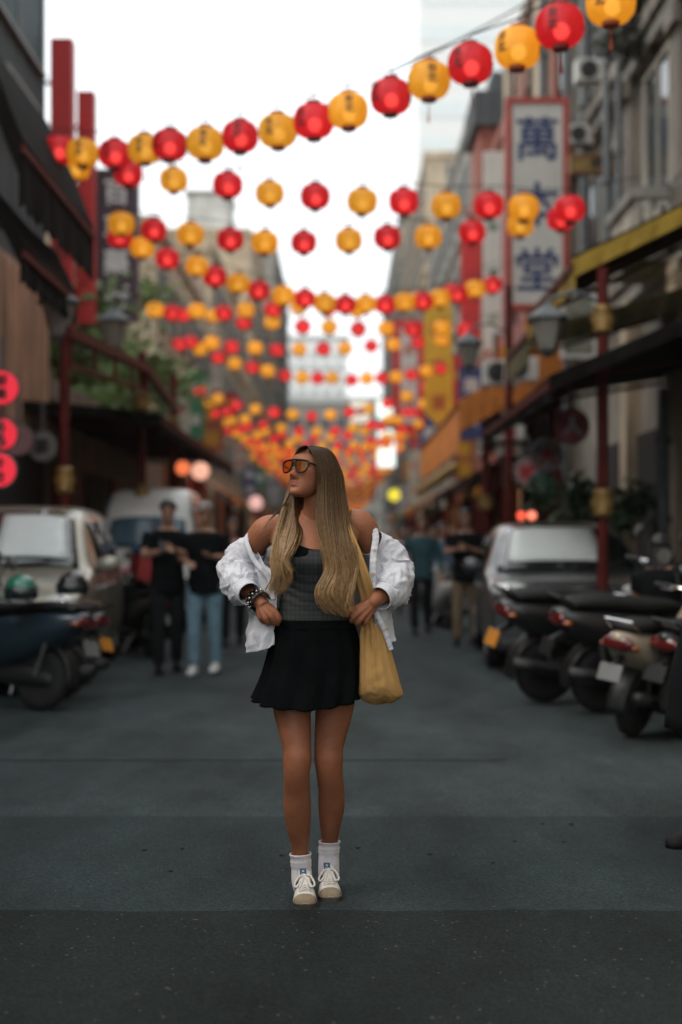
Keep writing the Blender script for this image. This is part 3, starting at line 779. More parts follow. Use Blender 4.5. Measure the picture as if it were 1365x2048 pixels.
# brick cladding of the block behind the men
for label, px, py, Y, r, e in (('warm orange globe lamp under the black canopy, left one', 366, 936, 26, .13, (1, .22, .08)), ('pinkish globe lamp under the black canopy, right one', 401, 942, 27, .17, (1, .5, .35)),
        ('glowing red lamp above the dark car, left of a pair', 1043, 1031, 21, .06, (1, .10, .05)), ('bright orange-red lamp above the dark car, right of a pair', 1064, 1031, 21, .065, (1, .25, .15)),
        ('pale pink glowing ball left of the woman\'s head down the street', 512, 1006, 45, .22, (.8, .45, .4))):
    p = at(px, py, Y); o = thing('globe_lamp', label, 'lamp', p); m = MB(); m.ball((0, 0, 0), r, 14, 10); m.build('globe', emis('globe_glow', e, 1.6 if r < .1 else .9), o, smooth=True)
    m = MB(); m.tube([(0, 0, r*.9), (0, 0, r+.25)], .012, 5); m.lathe((0, 0, r*.9), [(.03, 0), (.03, .05)], 8); m.build('fitting', M_metal, o)
# trailing cables across the walls
for i, (a, b) in enumerate((((4.2, 10, 6.2), (4.2, 27, 6.6)), ((4.1, 18, 9.2), (-4.6, 26, 8.0)), ((4.15, 9, 4.9), (4.2, 36, 5.6)))):
    A = Vector(a); Bv = Vector(b); q = [A.lerp(Bv, t) - Vector((0, 0, .5*4*t*(1-t))) - A for t in np.linspace(0, 1, 16)]
    m = MB(); m.tube(q, .014, 5); o = m.build('overhead_cable', M_blk); o.location = A
    tag(o, ('thin cable running along the stone house on the right', 'thin cable crossing the street above the near lanterns', 'low cable along the right-hand facades')[i], 'cable')

#AIR
hm_ = bpy.data.materials.new('haze_air'); hm_.use_nodes = True; nt = hm_.node_tree
for n in list(nt.nodes): nt.nodes.remove(n)
o_ = nt.nodes.new('ShaderNodeOutputMaterial'); v_ = nt.nodes.new('ShaderNodeVolumePrincipled')
v_.inputs['Density'].default_value = HAZE; v_.inputs['Color'].default_value = (.98, .92, .84, 1); v_.inputs['Anisotropy'].default_value = .3
nt.links.new(v_.outputs[0], o_.inputs['Volume'])
m = MB(); m.box((-125, -65, -1), (125, 425, 65)); hz = m.build('haze', hm_); tag(hz, 'thin pale haze hanging along the whole street', 'haze', None, 'stuff')
# ================================================================== cars and scooters
M_tyre = mat('tyre_rubber', (.012, .012, .012), rough=.85, var=.2, scale=8); M_rim = mat('alloy', (.35, .35, .35), rough=.35, metal=.9)
M_wsc = mat('windscreen_glass', (.012, .018, .017), rough=.04, var=.1); M_wsc.node_tree.nodes['Principled BSDF'].inputs['IOR'].default_value = 2.0
M_glare = mat('painted_sky_reflection', (.68, .74, .72), rough=.35, var=.05); M_chrome = mat('chrome', (.7, .7, .7), rough=.12, metal=1)
M_hl = mat('headlamp_lens', (.80, .82, .80), rough=.08, var=.1, coat=1); M_tl = mat('tail_lamp', (.10, .005, .005), rough=.15, coat=1); M_ol = mat('turn_lamp', (.28, .07, .01), rough=.2, coat=1)
M_plastic = mat('black_plastic', (.012, .013, .013), rough=.5, var=.2, scale=5); M_plate = mat('number_plate', (.16, .16, .155), rough=.5); M_oplate = mat('orange_plate', (.55, .22, .03), rough=.5)
M_seat = mat('vinyl_seat', (.008, .008, .008), spec=.25, rough=.6, var=.2, bump=.2, bscale=30)
def paint(name, c, metal=.3): return mat(name, c, rough=.3, metal=metal, var=.08, scale=1.5, coat=.5)
def wheel(root, x, y, r, w, side):
    m = MB(); m.lathe((x-w/2, y, r), [(r*.62, 0), (r*.9, -.005), (r, .03), (r, w-.03), (r*.9, w+.005), (r*.62, w)], 28, 'X')
    wo = m.build('wheel', M_tyre, root, smooth=True)
    m = MB(); xo = x + side*(w/2-.02)
    m.lathe((xo-.015, y, r), [(.001, 0), (r*.62, 0), (r*.64, .03), (.001, .03)], 24, 'X'); m.build('rim', M_plastic, wo)
    for k in range(6):
        a = k*PI/3; s = MB(); s.bar((xo+side*.022, y+math.cos(a)*.04, r+math.sin(a)*.04), (xo+side*.018, y+math.cos(a)*r*.6, r+math.sin(a)*r*.6), .035, .02, (1, 0, 0)); s.build('spoke', M_rim, wo)
def car(name, label, cat, loc, yaw, st, W, belt, roof, wsb, wst, pm, plate='', hlz=.75, hlw=.3, tumble=.16, wheels=(.85, 3.4), wr=.32, glare=None, glassm=None, grille=True):
    """st: stations y, half width, bottom, top; wsb/wst windscreen base and top (y, z)"""
    root = thing(name, label, cat, loc, yaw)
    P = []
    q = crom(st, 64)
    for y, w, zb, zt in q:
        bl = min(belt, zt-.04); up = max(zt-belt, 0)
        hw = w*.97 - tumble*up/(max(roof-belt, .1))*1.0
        pts = [(w*.80, zb), (w*.97, zb+.03), (w, zb+.18), (w, bl-.16), (w*.985, bl), (hw if up > 0 else w*.93, max(zt-.10, bl+.01)), ((hw-.05) if up > 0 else w*.80, zt-.025), (hw*.5, zt)]
        P.append([(x, y, z) for x, z in pts] + [(-x, y, z) for x, z in reversed(pts)])
    m = MB(); m.grid(P, close_u=True); n = 16; N = len(m.v)
    m.f.append(tuple(range(n))); m.mi.append(0); m.f.append(tuple(range(N-n, N))); m.mi.append(0)
    body = m.build('body', pm, root, smooth=True, subsurf=1)
    gm = glassm or M_wsc
    def topat(y): return float(np.interp(y, q[:, 0], q[:, 3])), float(np.interp(y, q[:, 0], q[:, 1]))
    # windscreen
    P = []
    for i in range(9):
        f = .04 + .90*i/8; y = wsb[0]*(1-f) + wst[0]*f; zt, w = topat(y)
        up = max(zt-belt, 0); hw = w*.97 - tumble*up/(roof-belt) - .11
        P.append([(x*hw, y - .028 + .02*abs(x)**3, zt + .030 - .05*abs(x)**4) for x in np.linspace(-1, 1, 15)])
    m = MB(); m.grid(P); m.build('windscreen', gm, root, smooth=True, solid=.006)
    if glare:  # pale panel painted as the sky reflected in the windscreen
        a, b_ = glare; P2 = [[(p[0], p[1]-.014, p[2]+.010) for k, p in enumerate(r) if a <= k/14 <= b_] for r in P[1:-1]]
        m = MB(); m.grid(P2); m.build('sky_reflection', M_glare, root, smooth=True, solid=.004)
    for sd in (-1, 1):
        for y0_, y1_ in ((wst[0]+.05, wst[0]+.95), (wst[0]+1.05, wst[0]+1.95)):
            if y1_ > st[-1][0]-.3: continue
            P2 = []
            for i in range(5):
                y = y0_ + (y1_-y0_)*i/4; zt, w = topat(y)
                a = (sd*(w*.985+.008), y, belt+.03); c = (sd*(w*.97-tumble*.80+.006), y, roof-.16); P2.append([a, ((a[0]+c[0])/2+sd*.01, y, (a[2]+c[2])/2), c])
            m = MB(); m.grid(P2); m.build('side_window', gm, root, smooth=True, solid=.006)
        zt, w = topat(.12)
        m = MB(); m.ball((sd*(w-.20), .10, hlz), .5, 18, 10, (hlw, .26, .16), Matrix.Rotation(sd*R(-14), 3, 'Z')); h = m.build('headlight', M_hl, root, smooth=True)
        m = MB(); m.ball((sd*(w-.16), .0, hlz+.0), .055, 12, 8); m.build('reflector', M_chrome, h, smooth=True)
        m = MB(); m.ball((sd*(w-.22), .05, .40), .045, 12, 8, (1, .5, 1)); m.build('fog_lamp', M_hl, root, smooth=True)
        zt, w = topat(wsb[0]+.3)
        mi = MB(); mi.ball((sd*(w+.10), wsb[0]+.28, belt+.07), .1, 14, 10, (1.15, .6, .8)); mo = mi.build('wing_mirror', pm, root, smooth=True)
        a = MB(); a.bar((sd*(w-.03), wsb[0]+.3, belt+.0), (sd*(w+.08), wsb[0]+.29, belt+.05), .04); a.build('stalk', M_plastic, mo)
        for y in wheels: wheel(root, sd*(W/2-.13), y, wr, .2, sd)
        m = MB(); m.bar((sd*.1, wsb[0]-.04, wsb[1]+.045), (sd*.62, wsb[0]+.03, wsb[1]+.09), .012, .02); m.build('wiper', M_plastic, root)
        for y in (wheels[0]+.62, wheels[0]+1.65):
            zt, w = topat(y); m = MB(); m.bar((sd*(w+.004), y, .35), (sd*(w*.985+.004), y, belt-.02), .006, .012); m.build('door_seam', M_plastic, root)
            m = MB(); m.bar((sd*(w+.02), y+.1, belt-.15), (sd*(w+.02), y+.28, belt-.15), .025); m.build('door_handle', M_chrome, root)
    if grille:
        y = -.03
        m = MB(); m.box((-.40, y-.03, hlz-.12), (.40, y+.1, hlz+.06)); g_ = m.build('grille', M_plastic, root, bevel=.01)
        for i in range(3):
            m = MB(); m.box((-.38, y-.04, hlz-.09+i*.055), (.38, y-.028, hlz-.075+i*.055)); m.build('grille_bar', M_chrome, g_)
    m = MB(); m.box((-W/2+.12, -.09, .22), (W/2-.12, .2, .36)); m.build('bumper', M_plastic, root, bevel=.04)
    m = MB(); m.box((-.19, -.11, .42), (.19, -.085, .56)); pl_ = m.build('number_plate', M_plate, root)
    return root
# minivan at the left
P_champ = paint('champagne_paint', (.36, .34, .27), .4); P_whi = paint('white_paint', (.60, .60, .56), 0); P_blk = paint('black_paint', (.02, .021, .023), .3)
car('minivan', 'champagne silver minivan parked facing the camera at the left', 'van', (-3.12, 12.45, 0), R(4),
    [(0, .72, .26, .62), (.03, .80, .22, .80), (.25, .85, .20, .94), (.75, .86, .20, 1.03), (1.0, .86, .2, 1.10), (1.35, .86, .2, 1.38), (1.75, .86, .2, 1.62), (2.3, .86, .2, 1.70), (3.4, .86, .2, 1.70), (4.2, .85, .22, 1.64), (4.45, .82, .25, 1.2), (4.5, .76, .3, .8)],
    1.72, 1.04, 1.70, (.95, 1.07), (1.75, 1.62), P_champ, hlz=.78, glare=(.42, .96), wheels=(.85, 3.55))
car('white_van', 'white high-roof delivery van parked behind the minivan on the left', 'van', (-2.85, 20.8, 0), R(2),
    [(0, .66, .26, .7), (.03, .72, .22, 1.0), (.12, .74, .20, 1.25), (.35, .74, .20, 1.62), (.55, .74, .2, 1.95), (.9, .74, .2, 2.14), (2.0, .74, .2, 2.17), (3.0, .74, .2, 2.15), (3.3, .72, .22, 1.9), (3.38, .68, .3, 1.0)],
    1.48, 1.12, 2.12, (.10, 1.2), (.40, 1.72), P_whi, hlz=.8, hlw=.22, wheels=(.6, 2.7), wr=.27, tumble=.10, glassm=mat('blue_windscreen', (.05, .10, .13), rough=.08))
P_dk = mat('dark_car_paint', (.07, .075, .08), rough=.28, metal=.3, var=.05, coat=.5)
car('dark_car', 'dark family car parked facing the camera behind the scooters on the right', 'car', (2.36, 14.2, 0), R(-3),
    [(0, .74, .26, .60), (.03, .83, .22, .76), (.3, .88, .20, .90), (.8, .89, .20, .99), (1.1, .89, .2, 1.04), (1.5, .89, .2, 1.30), (1.9, .88, .2, 1.49), (2.4, .88, .2, 1.56), (3.3, .88, .2, 1.53), (4.1, .86, .22, 1.38), (4.4, .82, .25, 1.1), (4.5, .76, .3, .8)],
    1.80, 1.0, 1.56, (1.05, 1.02), (1.95, 1.50), P_dk, hlz=.84, hlw=.40, glare=(.02, .80), wheels=(.85, 3.55), wr=.34)

def scooter(label, x, y, ang, body_m, trim_m=None, seat_m=None, mirrors=True, box=None, lean=R(8), s=1.0, plate=M_plate, tailm=None, group='parked scooters'):
    """rear wheel stands at x, y; the front points along ang (0 = down the street)"""
    root = thing('motor_scooter', label, 'scooter', (x, y, 0), ang, group); root.rotation_euler = (0, lean, ang); root.scale = (s,)*3
    trim = trim_m or M_plastic
    def wh(yc, nm='wheel'):
        m = MB(); r = .245; w = .11
        m.lathe((-w/2, yc, r), [(r*.62, .01), (r*.86, .0), (r*.97, .025), (r, w/2), (r*.97, w-.025), (r*.86, w), (r*.62, w-.01)], 28, 'X'); wo = m.build('wheel', M_tyre, root, smooth=True)
        m = MB(); m.lathe((-.03, yc, r), [(r*.55, 0), (r*.64, .0), (r*.64, .06), (r*.55, .06)], 20, 'X'); m.build('rim', M_rim, wo)
        for k in range(5):
            a = k*2*PI/5; m = MB(); m.bar((0, yc+math.cos(a)*.02, r+math.sin(a)*.02), (0, yc+math.cos(a)*r*.58, r+math.sin(a)*r*.58), .05, .025, (1, 0, 0)); m.build('spoke', M_rim, wo)
        m = MB(); m.lathe((-.05, yc, r), [(.001, 0), (.05, 0), (.05, .1), (.001, .1)], 12, 'X'); m.build('hub', M_plastic, wo)
    wh(0); wh(1.28)
    def loftY(rows, n=18, power=2.4):
        P = []
        for yv, w, zc, hh in crom(rows, 26):
            w = max(w, .004); hh = max(hh, .004); e = 2/power
            P.append([(w*math.copysign(abs(math.cos(a))**e, math.cos(a)), yv, zc + hh*math.copysign(abs(math.sin(a))**e, math.sin(a))) for a in [2*PI*k/n for k in range(n)]])
        m = MB(); m.grid(P, close_u=True); N = len(m.v); m.f.append(tuple(range(n))); m.mi.append(0); m.f.append(tuple(range(N-n, N))); m.mi.append(0); return m
    loftY([(-.42, .03, .74, .03), (-.36, .10, .71, .07), (-.2, .16, .66, .13), (.05, .19, .60, .19), (.3, .19, .55, .22), (.5, .16, .50, .22), (.62, .13, .42, .18)]).build('tail_fairing', body_m, root, smooth=True)
    loftY([(-.34, .06, .80, .02), (-.28, .12, .81, .04), (-.05, .15, .81, .055), (.2, .155, .79, .055), (.42, .13, .78, .05), (.56, .09, .76, .04), (.60, .04, .74, .02)]).build('seat', seat_m or M_seat, root, smooth=True)
    loftY([(.45, .15, .30, .06), (.7, .17, .27, .045), (.95, .17, .28, .05), (1.08, .12, .34, .08)]).build('floorboard', trim, root, smooth=True)
    P = []
    for f in np.linspace(0, 1, 12):
        yv = 1.05 - .10*f; z = .34 + .62*f; w = .12 + .10*math.sin(PI*min(1, f*1.1)) + .02
        P.append([(w*k, yv + .07*(1-k*k) + .02, z) for k in np.linspace(-1, 1, 9)] + [(w*k, yv - .02 - .03*(1-k*k), z) for k in np.linspace(1, -1, 9)])
    m = MB(); m.grid(P, close_u=True); m.f.append(tuple(range(18))); m.mi.append(0); m.f.append(tuple(range(11*18, 12*18))); m.mi.append(0); m.build('front_shield', body_m, root, smooth=True)
    m = MB(); m.ball((0, .97, 1.0), .1, 14, 10, (1.2, .9, .7)); m.build('handlebar_cowl', body_m, root, smooth=True)
    m = MB(); m.ball((0, 1.06, .97), .07, 12, 8, (1.1, .5, .8)); m.build('headlight', M_hl, root, smooth=True)
    m = MB(); m.tube([(-.34, .84, 1.03), (-.2, .93, 1.02), (0, .95, 1.0), (.2, .93, 1.02), (.34, .84, 1.03)], .015, 8); m.build('handlebar', M_chrome, root)
    for sd in (-1, 1):
        m = MB(); m.tube([(sd*.25, .885, 1.028), (sd*.36, .83, 1.03)], .021, 8); m.build('grip', M_plastic, root)
        m = MB(); m.tube([(sd*.24, .93, 1.0), (sd*.33, .90, 1.0)], .008, 6); m.build('brake_lever', M_chrome, root)
        if mirrors:
            m = MB(); m.tube([(sd*.20, .93, 1.03), (sd*.25, .95, 1.14), (sd*.30, .92, 1.22)], .008, 6); mo = m.build('mirror_arm', M_plastic, root)
            m = MB(); m.ball((sd*.33, .90, 1.25), .06, 14, 8, (1.25, .35, .8)); m.build('mirror', M_plastic, mo, smooth=True)
            m = MB(); m.lathe((sd*.33, .877, 1.25), [(.001, -.004), (.058, -.002), (.058, .002), (.001, .003)], 16, 'Y'); m.build('mirror_glass', M_chrome, mo)
        m = MB(); m.ball((sd*.11, -.36, .68), .04, 10, 8, (1, 1, .6)); m.build('turn_signal', M_ol, root, smooth=True)
        m = MB(); m.tube([(sd*.07, 1.28, .25), (sd*.06, 1.14, .55)], .018, 8); m.build('fork_leg', M_rim, root)
        m = MB(); m.tube([(sd*.10, .0, .26), (sd*.13, -.12, .58)], .016, 8); m.build('shock_absorber', M_rim, root)
    m = MB(); P = []
    for a in np.linspace(R(15), R(165), 12): P.append([(x, 1.28 + math.cos(a)*(.29-.02*abs(x)/.07), .245 + math.sin(a)*(.29-.03*abs(x)/.07)) for x in np.linspace(-.075, .075, 5)])
    m.grid(P); m.build('front_fender', body_m, root, smooth=True, solid=.01)
    m = MB(); P = []
    for a in np.linspace(R(95), R(190), 10): P.append([(x, math.cos(a)*.30, .245 + math.sin(a)*.30) for x in np.linspace(-.07, .07, 4)])
    m.grid(P); m.build('rear_fender', M_plastic, root, smooth=True, solid=.01)
    m = MB(); m.ball((0, -.39, .70), .1, 14, 8, (1.25, .35, .55)); m.build('tail_light', tailm or M_tl, root, smooth=True)
    m = MB(); m.box((-.085, -.462, .44), (.085, -.450, .56), Matrix.Rotation(R(-18), 3, 'X')); m.build('number_plate', plate, root)
    m = MB(); m.bar((0, -.30, .60), (0, -.44, .53), .04); m.build('plate_bracket', M_plastic, root)
    loftY([(-.12, .07, .24, .06), (.1, .10, .27, .09), (.35, .09, .28, .09), (.5, .06, .30, .07)]).build('engine', M_plastic, root, smooth=True)
    m = MB(); m.tube([(.14, .35, .24), (.16, .1, .26), (.17, -.18, .31), (.17, -.36, .34)], [.03, .045, .055, .045], 10); ex = m.build('exhaust', M_plastic, root, smooth=True)
    m = MB(); m.tube([(.215, .0, .29), (.215, -.25, .335)], .022, 8, flat=.5); m.build('heat_shield', M_plastic, ex)
    m = MB(); m.tube([(-.10, .40, .26), (-.22, .36, .02)], .012, 6); m.build('kickstand', M_rim, root)
    m = MB(); m.tube([(-.11, -.30, .80), (-.10, -.42, .86), (.10, -.42, .86), (.11, -.30, .80)], .013, 8); m.build('grab_rail', M_chrome if body_m is not P_sblk else M_plastic, root)
    if box:
        m = MB(); m.box((-.24, -.55, .88), (.24, -.08, 1.22)); b_ = m.build('delivery_box', box[0], root, bevel=.03); m = MB(); m.box((-.25, -.56, 1.222), (.25, -.07, 1.34)); m.build('box_lid', box[1], b_, bevel=.03)
    return root
P_sblk = paint('scooter_black', (.010, .011, .012), .1); P_sblue = paint('scooter_slate_blue', (.022, .042, .060), .3); P_sred = paint('scooter_red', (.30, .012, .018), .1); P_sbeige = paint('scooter_beige', (.44, .36, .27), .1); P_swht = paint('scooter_white', (.5, .5, .48), .1)
P_sgrey = paint('scooter_grey', (.06, .07, .08), .3)
# left
scooter('slate blue scooter nearest on the left with its tail light towards the road', gx(80, 11.15), 11.15, R(62), P_sblue, seat_m=M_seat, tailm=M_tl)
scooter('black scooter with orange number plate between the blue scooter and the minivan', gx(118, 11.95), 11.95, R(66), P_sblk, plate=M_oplate, s=.95)
scooter('delivery scooter with red and blue box beside the white van', gx(268, 17.6), 17.6, R(25), P_sred, box=(mat('red_box', (.35, .03, .03), rough=.5), mat('blue_lid', (.05, .14, .30), rough=.5)), s=.95)
scooter('dark red scooter right of the delivery scooter, by the man in black', gx(298, 16.4), 16.4, R(30), P_sblk, s=.9)
scooter('black scooter half hidden behind the delivery scooter', gx(262, 19.5), 19.5, R(40), P_sgrey, s=.95)
# right
scooter('long black scooter nearest the dark car with orange plate', gx(1088, 11.75), 11.75, R(-70), P_sblk, plate=M_oplate, s=1.12)
scooter('second black scooter, between the long one and the beige one', gx(1200, 11.05), 11.05, R(-72), P_sblk, tailm=M_tl, plate=M_plastic, s=1.08)
scooter('beige and red scooter with bright tail, nearest on the right', gx(1262, 9.7), 9.7, R(-38), P_sbeige, trim_m=P_sred, s=.95)
scooter('black scooter beside the beige one, partly behind the passer-by', gx(1375, 9.6), 9.6, R(-50), P_sblk, s=.95, plate=M_plastic)
scooter('grey scooter in the second row behind the black ones', gx(1265, 12.9), 12.9, R(-35), P_sgrey)
scooter('black scooter at the back of the right-hand row', gx(1340, 13.2), 13.2, R(-40), P_sblk)
scooter('pale scooter parked between the men on the right', gx(896, 21.5), 21.5, R(10), P_swht, s=.95)
scooter('red scooter parked farther down on the right', gx(850, 27), 27, R(-15), P_sred)
scooter('dark scooter parked far down on the right', gx(812, 31), 31, R(12), P_sgrey)
scooter('blue scooter farthest down on the right', gx(790, 36), 36, R(-20), P_sblue)
def helmet(label, x, y, z, m_, yaw=0, visor=True):
    root = thing('helmet', label, 'helmet', (x, y, z), yaw)
    P = []
    for i in range(12):
        t = R(2)+R(112)*i/11; row = []
        for k in range(24):
            a = 2*PI*k/24; cut = 1.0 if math.sin(a) < .3 else .80
            tt = t*cut; row.append((math.sin(tt)*math.cos(a)*.125, math.sin(tt)*math.sin(a)*.145, .09 + math.cos(tt)*.135))
        P.append(row)
    m = MB(); m.grid(P, close_u=True); m.f.append(tuple(range(24))); m.mi.append(0); m.build('shell', m_, root, smooth=True, solid=.012)
    m = MB(); m.grid([[(math.sin(a)*.134, -math.cos(a)*.154*-1, z_) for a in np.linspace(-1.1, 1.1, 12)] for z_ in (.05, .09, .13)]); m.build('visor', M_glass, root, smooth=True, solid=.004)
    m = MB(); m.tube([(-.11, .02, .04), (-.06, .03, -.01), (.06, .03, -.01), (.11, .02, .04)], .006, 6); m.build('strap', M_plastic, root)
helmet('glossy green helmet lying on the seat of the blue scooter', gx(42, 11.0), 11.0, .845, paint('helmet_green', (.015, .16, .10), 0), R(200))
helmet('glossy black helmet on the scooter next to the green one', gx(146, 11.9), 11.9, .85, P_sblk, R(170))
# ================================================================== the woman in the street
Y0 = 5.2
def wp(px, py, d=0.0):
    return at(px, py, Y0 + d)

M_skin = mat('skin', (0.42, 0.19, 0.11), rough=0.5, var=0.10, scale=12, bump=0.03, bscale=160, attr='tint', spec=.28)
M_skin.node_tree.nodes['Principled BSDF'].inputs['Subsurface Weight'].default_value = 0.12
M_skin.node_tree.nodes['Principled BSDF'].inputs['Subsurface Radius'].default_value = (0.02, 0.008, 0.004)

def loft_rings(rings, n=20, power=2.0):
    """rings: (centre, x half, y half) horizontal ellipses stacked in z"""
    mb = MB(); P = []
    for c, a, b in rings:
        row = []
        for k in range(n):
            t = 2*PI*k/n; ct, st = math.cos(t), math.sin(t)
            e = 2.0/power
            row.append(Vector((c[0] + a*math.copysign(abs(ct)**e, ct), c[1] + b*math.copysign(abs(st)**e, st), c[2])))
        P.append(row)
    mb.grid(P, close_u=True)
    m = len(P); N = len(mb.v)
    mb.f.append(tuple(range(n))); mb.mi.append(0)
    mb.f.append(tuple(reversed(range((m-1)*n, m*n)))); mb.mi.append(0)
    return mb

def smooth_rings(rows, n):
    """rows: x, y, z, a, b"""
    return [((r[0], r[1], r[2]), max(r[3], 0.001), max(r[4], 0.001)) for r in crom(rows, n)]

def merge(*mbs):
    o = MB()
    for m in mbs: o.add(m.v, m.f)
    return o

def limb(pts, n=16, steps=24, flat=1.0):
    """pts: (Vector, radius)"""
    rows = [[p.x, p.y, p.z, r] for p, r in pts]
    q = crom(rows, steps)
    mb = MB(); mb.tube([Vector(r[:3]) for r in q], [max(r[3], 0.001) for r in q], n=n, flat=flat)
    return mb

def remeshed(name, mb, voxel, smooth_it=4, factor=0.5):
    """one continuous skin around overlapping closed volumes"""
    o = mb.build(name, [], None, fix=True)
    q = o.modifiers.new('r', 'REMESH'); q.mode = 'VOXEL'; q.voxel_size = voxel
    if smooth_it:
        s = o.modifiers.new('s', 'SMOOTH'); s.factor = factor; s.iterations = smooth_it
    dg = bpy.context.evaluated_depsgraph_get(); dg.update()
    me = bpy.data.meshes.new_from_object(o.evaluated_get(dg))
    V = np.empty(len(me.vertices)*3); me.vertices.foreach_get('co', V); V = V.reshape(-1, 3)
    F = [tuple(p.vertices) for p in me.polygons]
    old = o.data
    bpy.data.objects.remove(o); bpy.data.meshes.remove(old); bpy.data.meshes.remove(me)
    return V, F

def finish(name, V, F, m, parent, org, tint=None, smooth=True):
    me = bpy.data.meshes.new(name)
    V = np.asarray(V, float) - np.array(org)
    me.from_pydata(V.tolist(), [], F)
    for q in (m if isinstance(m, (list, tuple)) else [m]): me.materials.append(q)
    if smooth: me.polygons.foreach_set('use_smooth', [True]*len(me.polygons))
    if tint is not None:
        ca = me.color_attributes.new('tint', 'FLOAT_COLOR', 'POINT')
        ca.data.foreach_set('color', np.hstack([tint, np.ones((len(tint), 1))]).astype(np.float32).ravel())
    me.update()
    o = bpy.data.objects.new(name, me); COL.objects.link(o)
    if parent is not None: o.parent = parent
    return o

def wbuild(mb, name, m, parent, org, **k):
    mb.v = [(p[0]-org[0], p[1]-org[1], p[2]-org[2]) for p in mb.v]
    return mb.build(name, m, parent, **k)

# ---------------------------------------------------------------- head
HEAD_SL = [  # z, half width, front, back
    (-0.114, .008, .078, .056), (-0.112, .020, .087, .040), (-0.104, .030, .091, .012), (-0.09, .040, .091, -.02),
    (-0.07, .050, .090, -.045), (-0.045, .058, .088, -.068), (-0.02, .065, .087, -.085), (0.0, .069, .087, -.095),
    (0.03, .072, .090, -.101), (0.055, .069, .083, -.097), (0.076, .059, .066, -.082), (0.090, .042, .042, -.062),
    (0.098, .022, .016, -.035), (0.101, .003, .0, -.006)]
def head_mesh(hi=True, fem=True):
    nz, na = (110, 120) if hi else (36, 32)
    z0 = np.array([s[0] for s in HEAD_SL])
    rows = crom(HEAD_SL, nz)
    V = []
    for r in rows:
        z, w, f, b = r
        cy = (f + b) / 2; hy = max((f - b) / 2, .001)
        for k in range(na):
            a = 2*PI*k/na
            ct, st = math.cos(a), math.sin(a)
            e = 2/2.25
            V.append((max(w, .001)*math.copysign(abs(ct)**e, ct), cy + hy*math.copysign(abs(st)**e, st), z))
    V = np.array(V)
    X, F_, Z = V[:, 0], V[:, 1], V[:, 2]
    front = np.clip((F_ - 0.03)/0.03, 0, 1)
    def g(x, z, sx, sz, sym=False):
        q = np.exp(-((X-x)/sx)**2 - ((Z-z)/sz)**2)
        if sym: q = q + np.exp(-((X+x)/sx)**2 - ((Z-z)/sz)**2)
        return q
    d = (0.030*g(0, -.040, .0125, .013) + 0.018*g(0, -.022, .0095, .018) + .006*g(0, -.004, .008, .012)
         + .008*g(.012, -.044, .007, .007, True) - .012*g(.031, .0, .016, .011, True) + .005*g(.030, .019, .022, .007, True)
         + .0075*g(0, -.0665, .019, .005) + .0085*g(0, -.0765, .016, .0055) - .0045*g(0, -.0713, .024, .0022)
         + .006*g(0, -.103, .018, .012) - .003*g(0, -.087, .016, .005) + .005*g(.040, -.028, .018, .018, True)
         + .003*g(0, .045, .05, .03))
    V[:, 1] += d*front
    F = []
    for i in range(nz-1):
        for k in range(na):
            k2 = (k+1) % na
            F.append((i*na+k, i*na+k2, (i+1)*na+k2, (i+1)*na+k))
    F.append(tuple(reversed(range(na)))); F.append(tuple(range((nz-1)*na, nz*na)))
    return V, F

def head_place(V, C, yaw, pitch, roll=0.0, s=1.0):
    """head-local (x viewer right, forward, up) to the place; yaw > 0 turns to the viewer's right"""
    V = np.asarray(V, float)*s
    x, f, z = V[:, 0], V[:, 1], V[:, 2]
    cp, sp = math.cos(pitch), math.sin(pitch)
    f2 = f*cp - z*sp; z2 = f*sp + z*cp
    cr, sr = math.cos(roll), math.sin(roll)
    x3 = x*cr + z2*sr; z3 = -x*sr + z2*cr
    cy_, sy_ = math.cos(yaw), math.sin(yaw)
    # local right = (cos, sin), forward = (sin, -cos)
    wx = x3*cy_ + f2*sy_; wy = x3*sy_ - f2*cy_
    return np.stack([wx, wy, z3], 1) + np.array(C)

EYES = wp(628, 1800, 0)
WROOT = Vector((gx(628, Y0), Y0, 0))
woman = thing('person', 'woman with long blonde hair, amber sunglasses, slipped white shirt and black skirt, looking up', 'woman', WROOT)

HC = wp(621, 946, 0.005)
YAW, PITCH, ROLL, HS = R(-36), R(15), R(0), 0.92
hp = lambda V: head_place(np.atleast_2d(V), HC, YAW, PITCH, ROLL, HS)
HV, HF = head_mesh()
body = MB()
body.add([tuple(p) for p in hp(HV)], HF)
# neck
body.add(*(lambda m: (m.v, m.f))(limb([(wp(634, 955, .015), .050), (wp(633, 985, .02), .046), (wp(632, 1010, .02), .044), (wp(631, 1035, .03), .05), (wp(630, 1060, .05), .06)], n=24)))
# torso
TOR = [ # px, py, half px, d, half depth m
    (631, 1020, 27, .045, .045), (633, 1029, 42, .055, .052), (631, 1040, 88, .045, .060), (630, 1056, 98, .045, .075), (629, 1078, 92, .04, .088),
    (627, 1100, 80, .035, .105), (627, 1125, 74, .03, .110), (627, 1150, 67, .035, .098), (628, 1180, 62, .04, .088),
    (629, 1210, 67, .04, .092), (630, 1243, 76, .045, .102), (629, 1285, 85, .05, .118), (629, 1330, 88, .05, .122),
    (629, 1365, 80, .05, .11), (629, 1380, 60, .05, .08)]
def tor_rows(add=0.0, sub=None):
    out = []
    for px, py, h, d, b in (TOR if sub is None else sub):
        c = wp(px, py, d); out.append([c.x, c.y, c.z, h/547 + add, b + add])
    return out
body = merge(body, loft_rings(smooth_rings(tor_rows(), 60), 40, 2.25))
# clavicle and chest relief
for sx in (-1, 1):
    body = merge(body, limb([(wp(631+sx*10, 1052, -.012), .012), (wp(631+sx*45, 1046, -.004), .013), (wp(631+sx*84, 1042, .03), .014)], n=12))
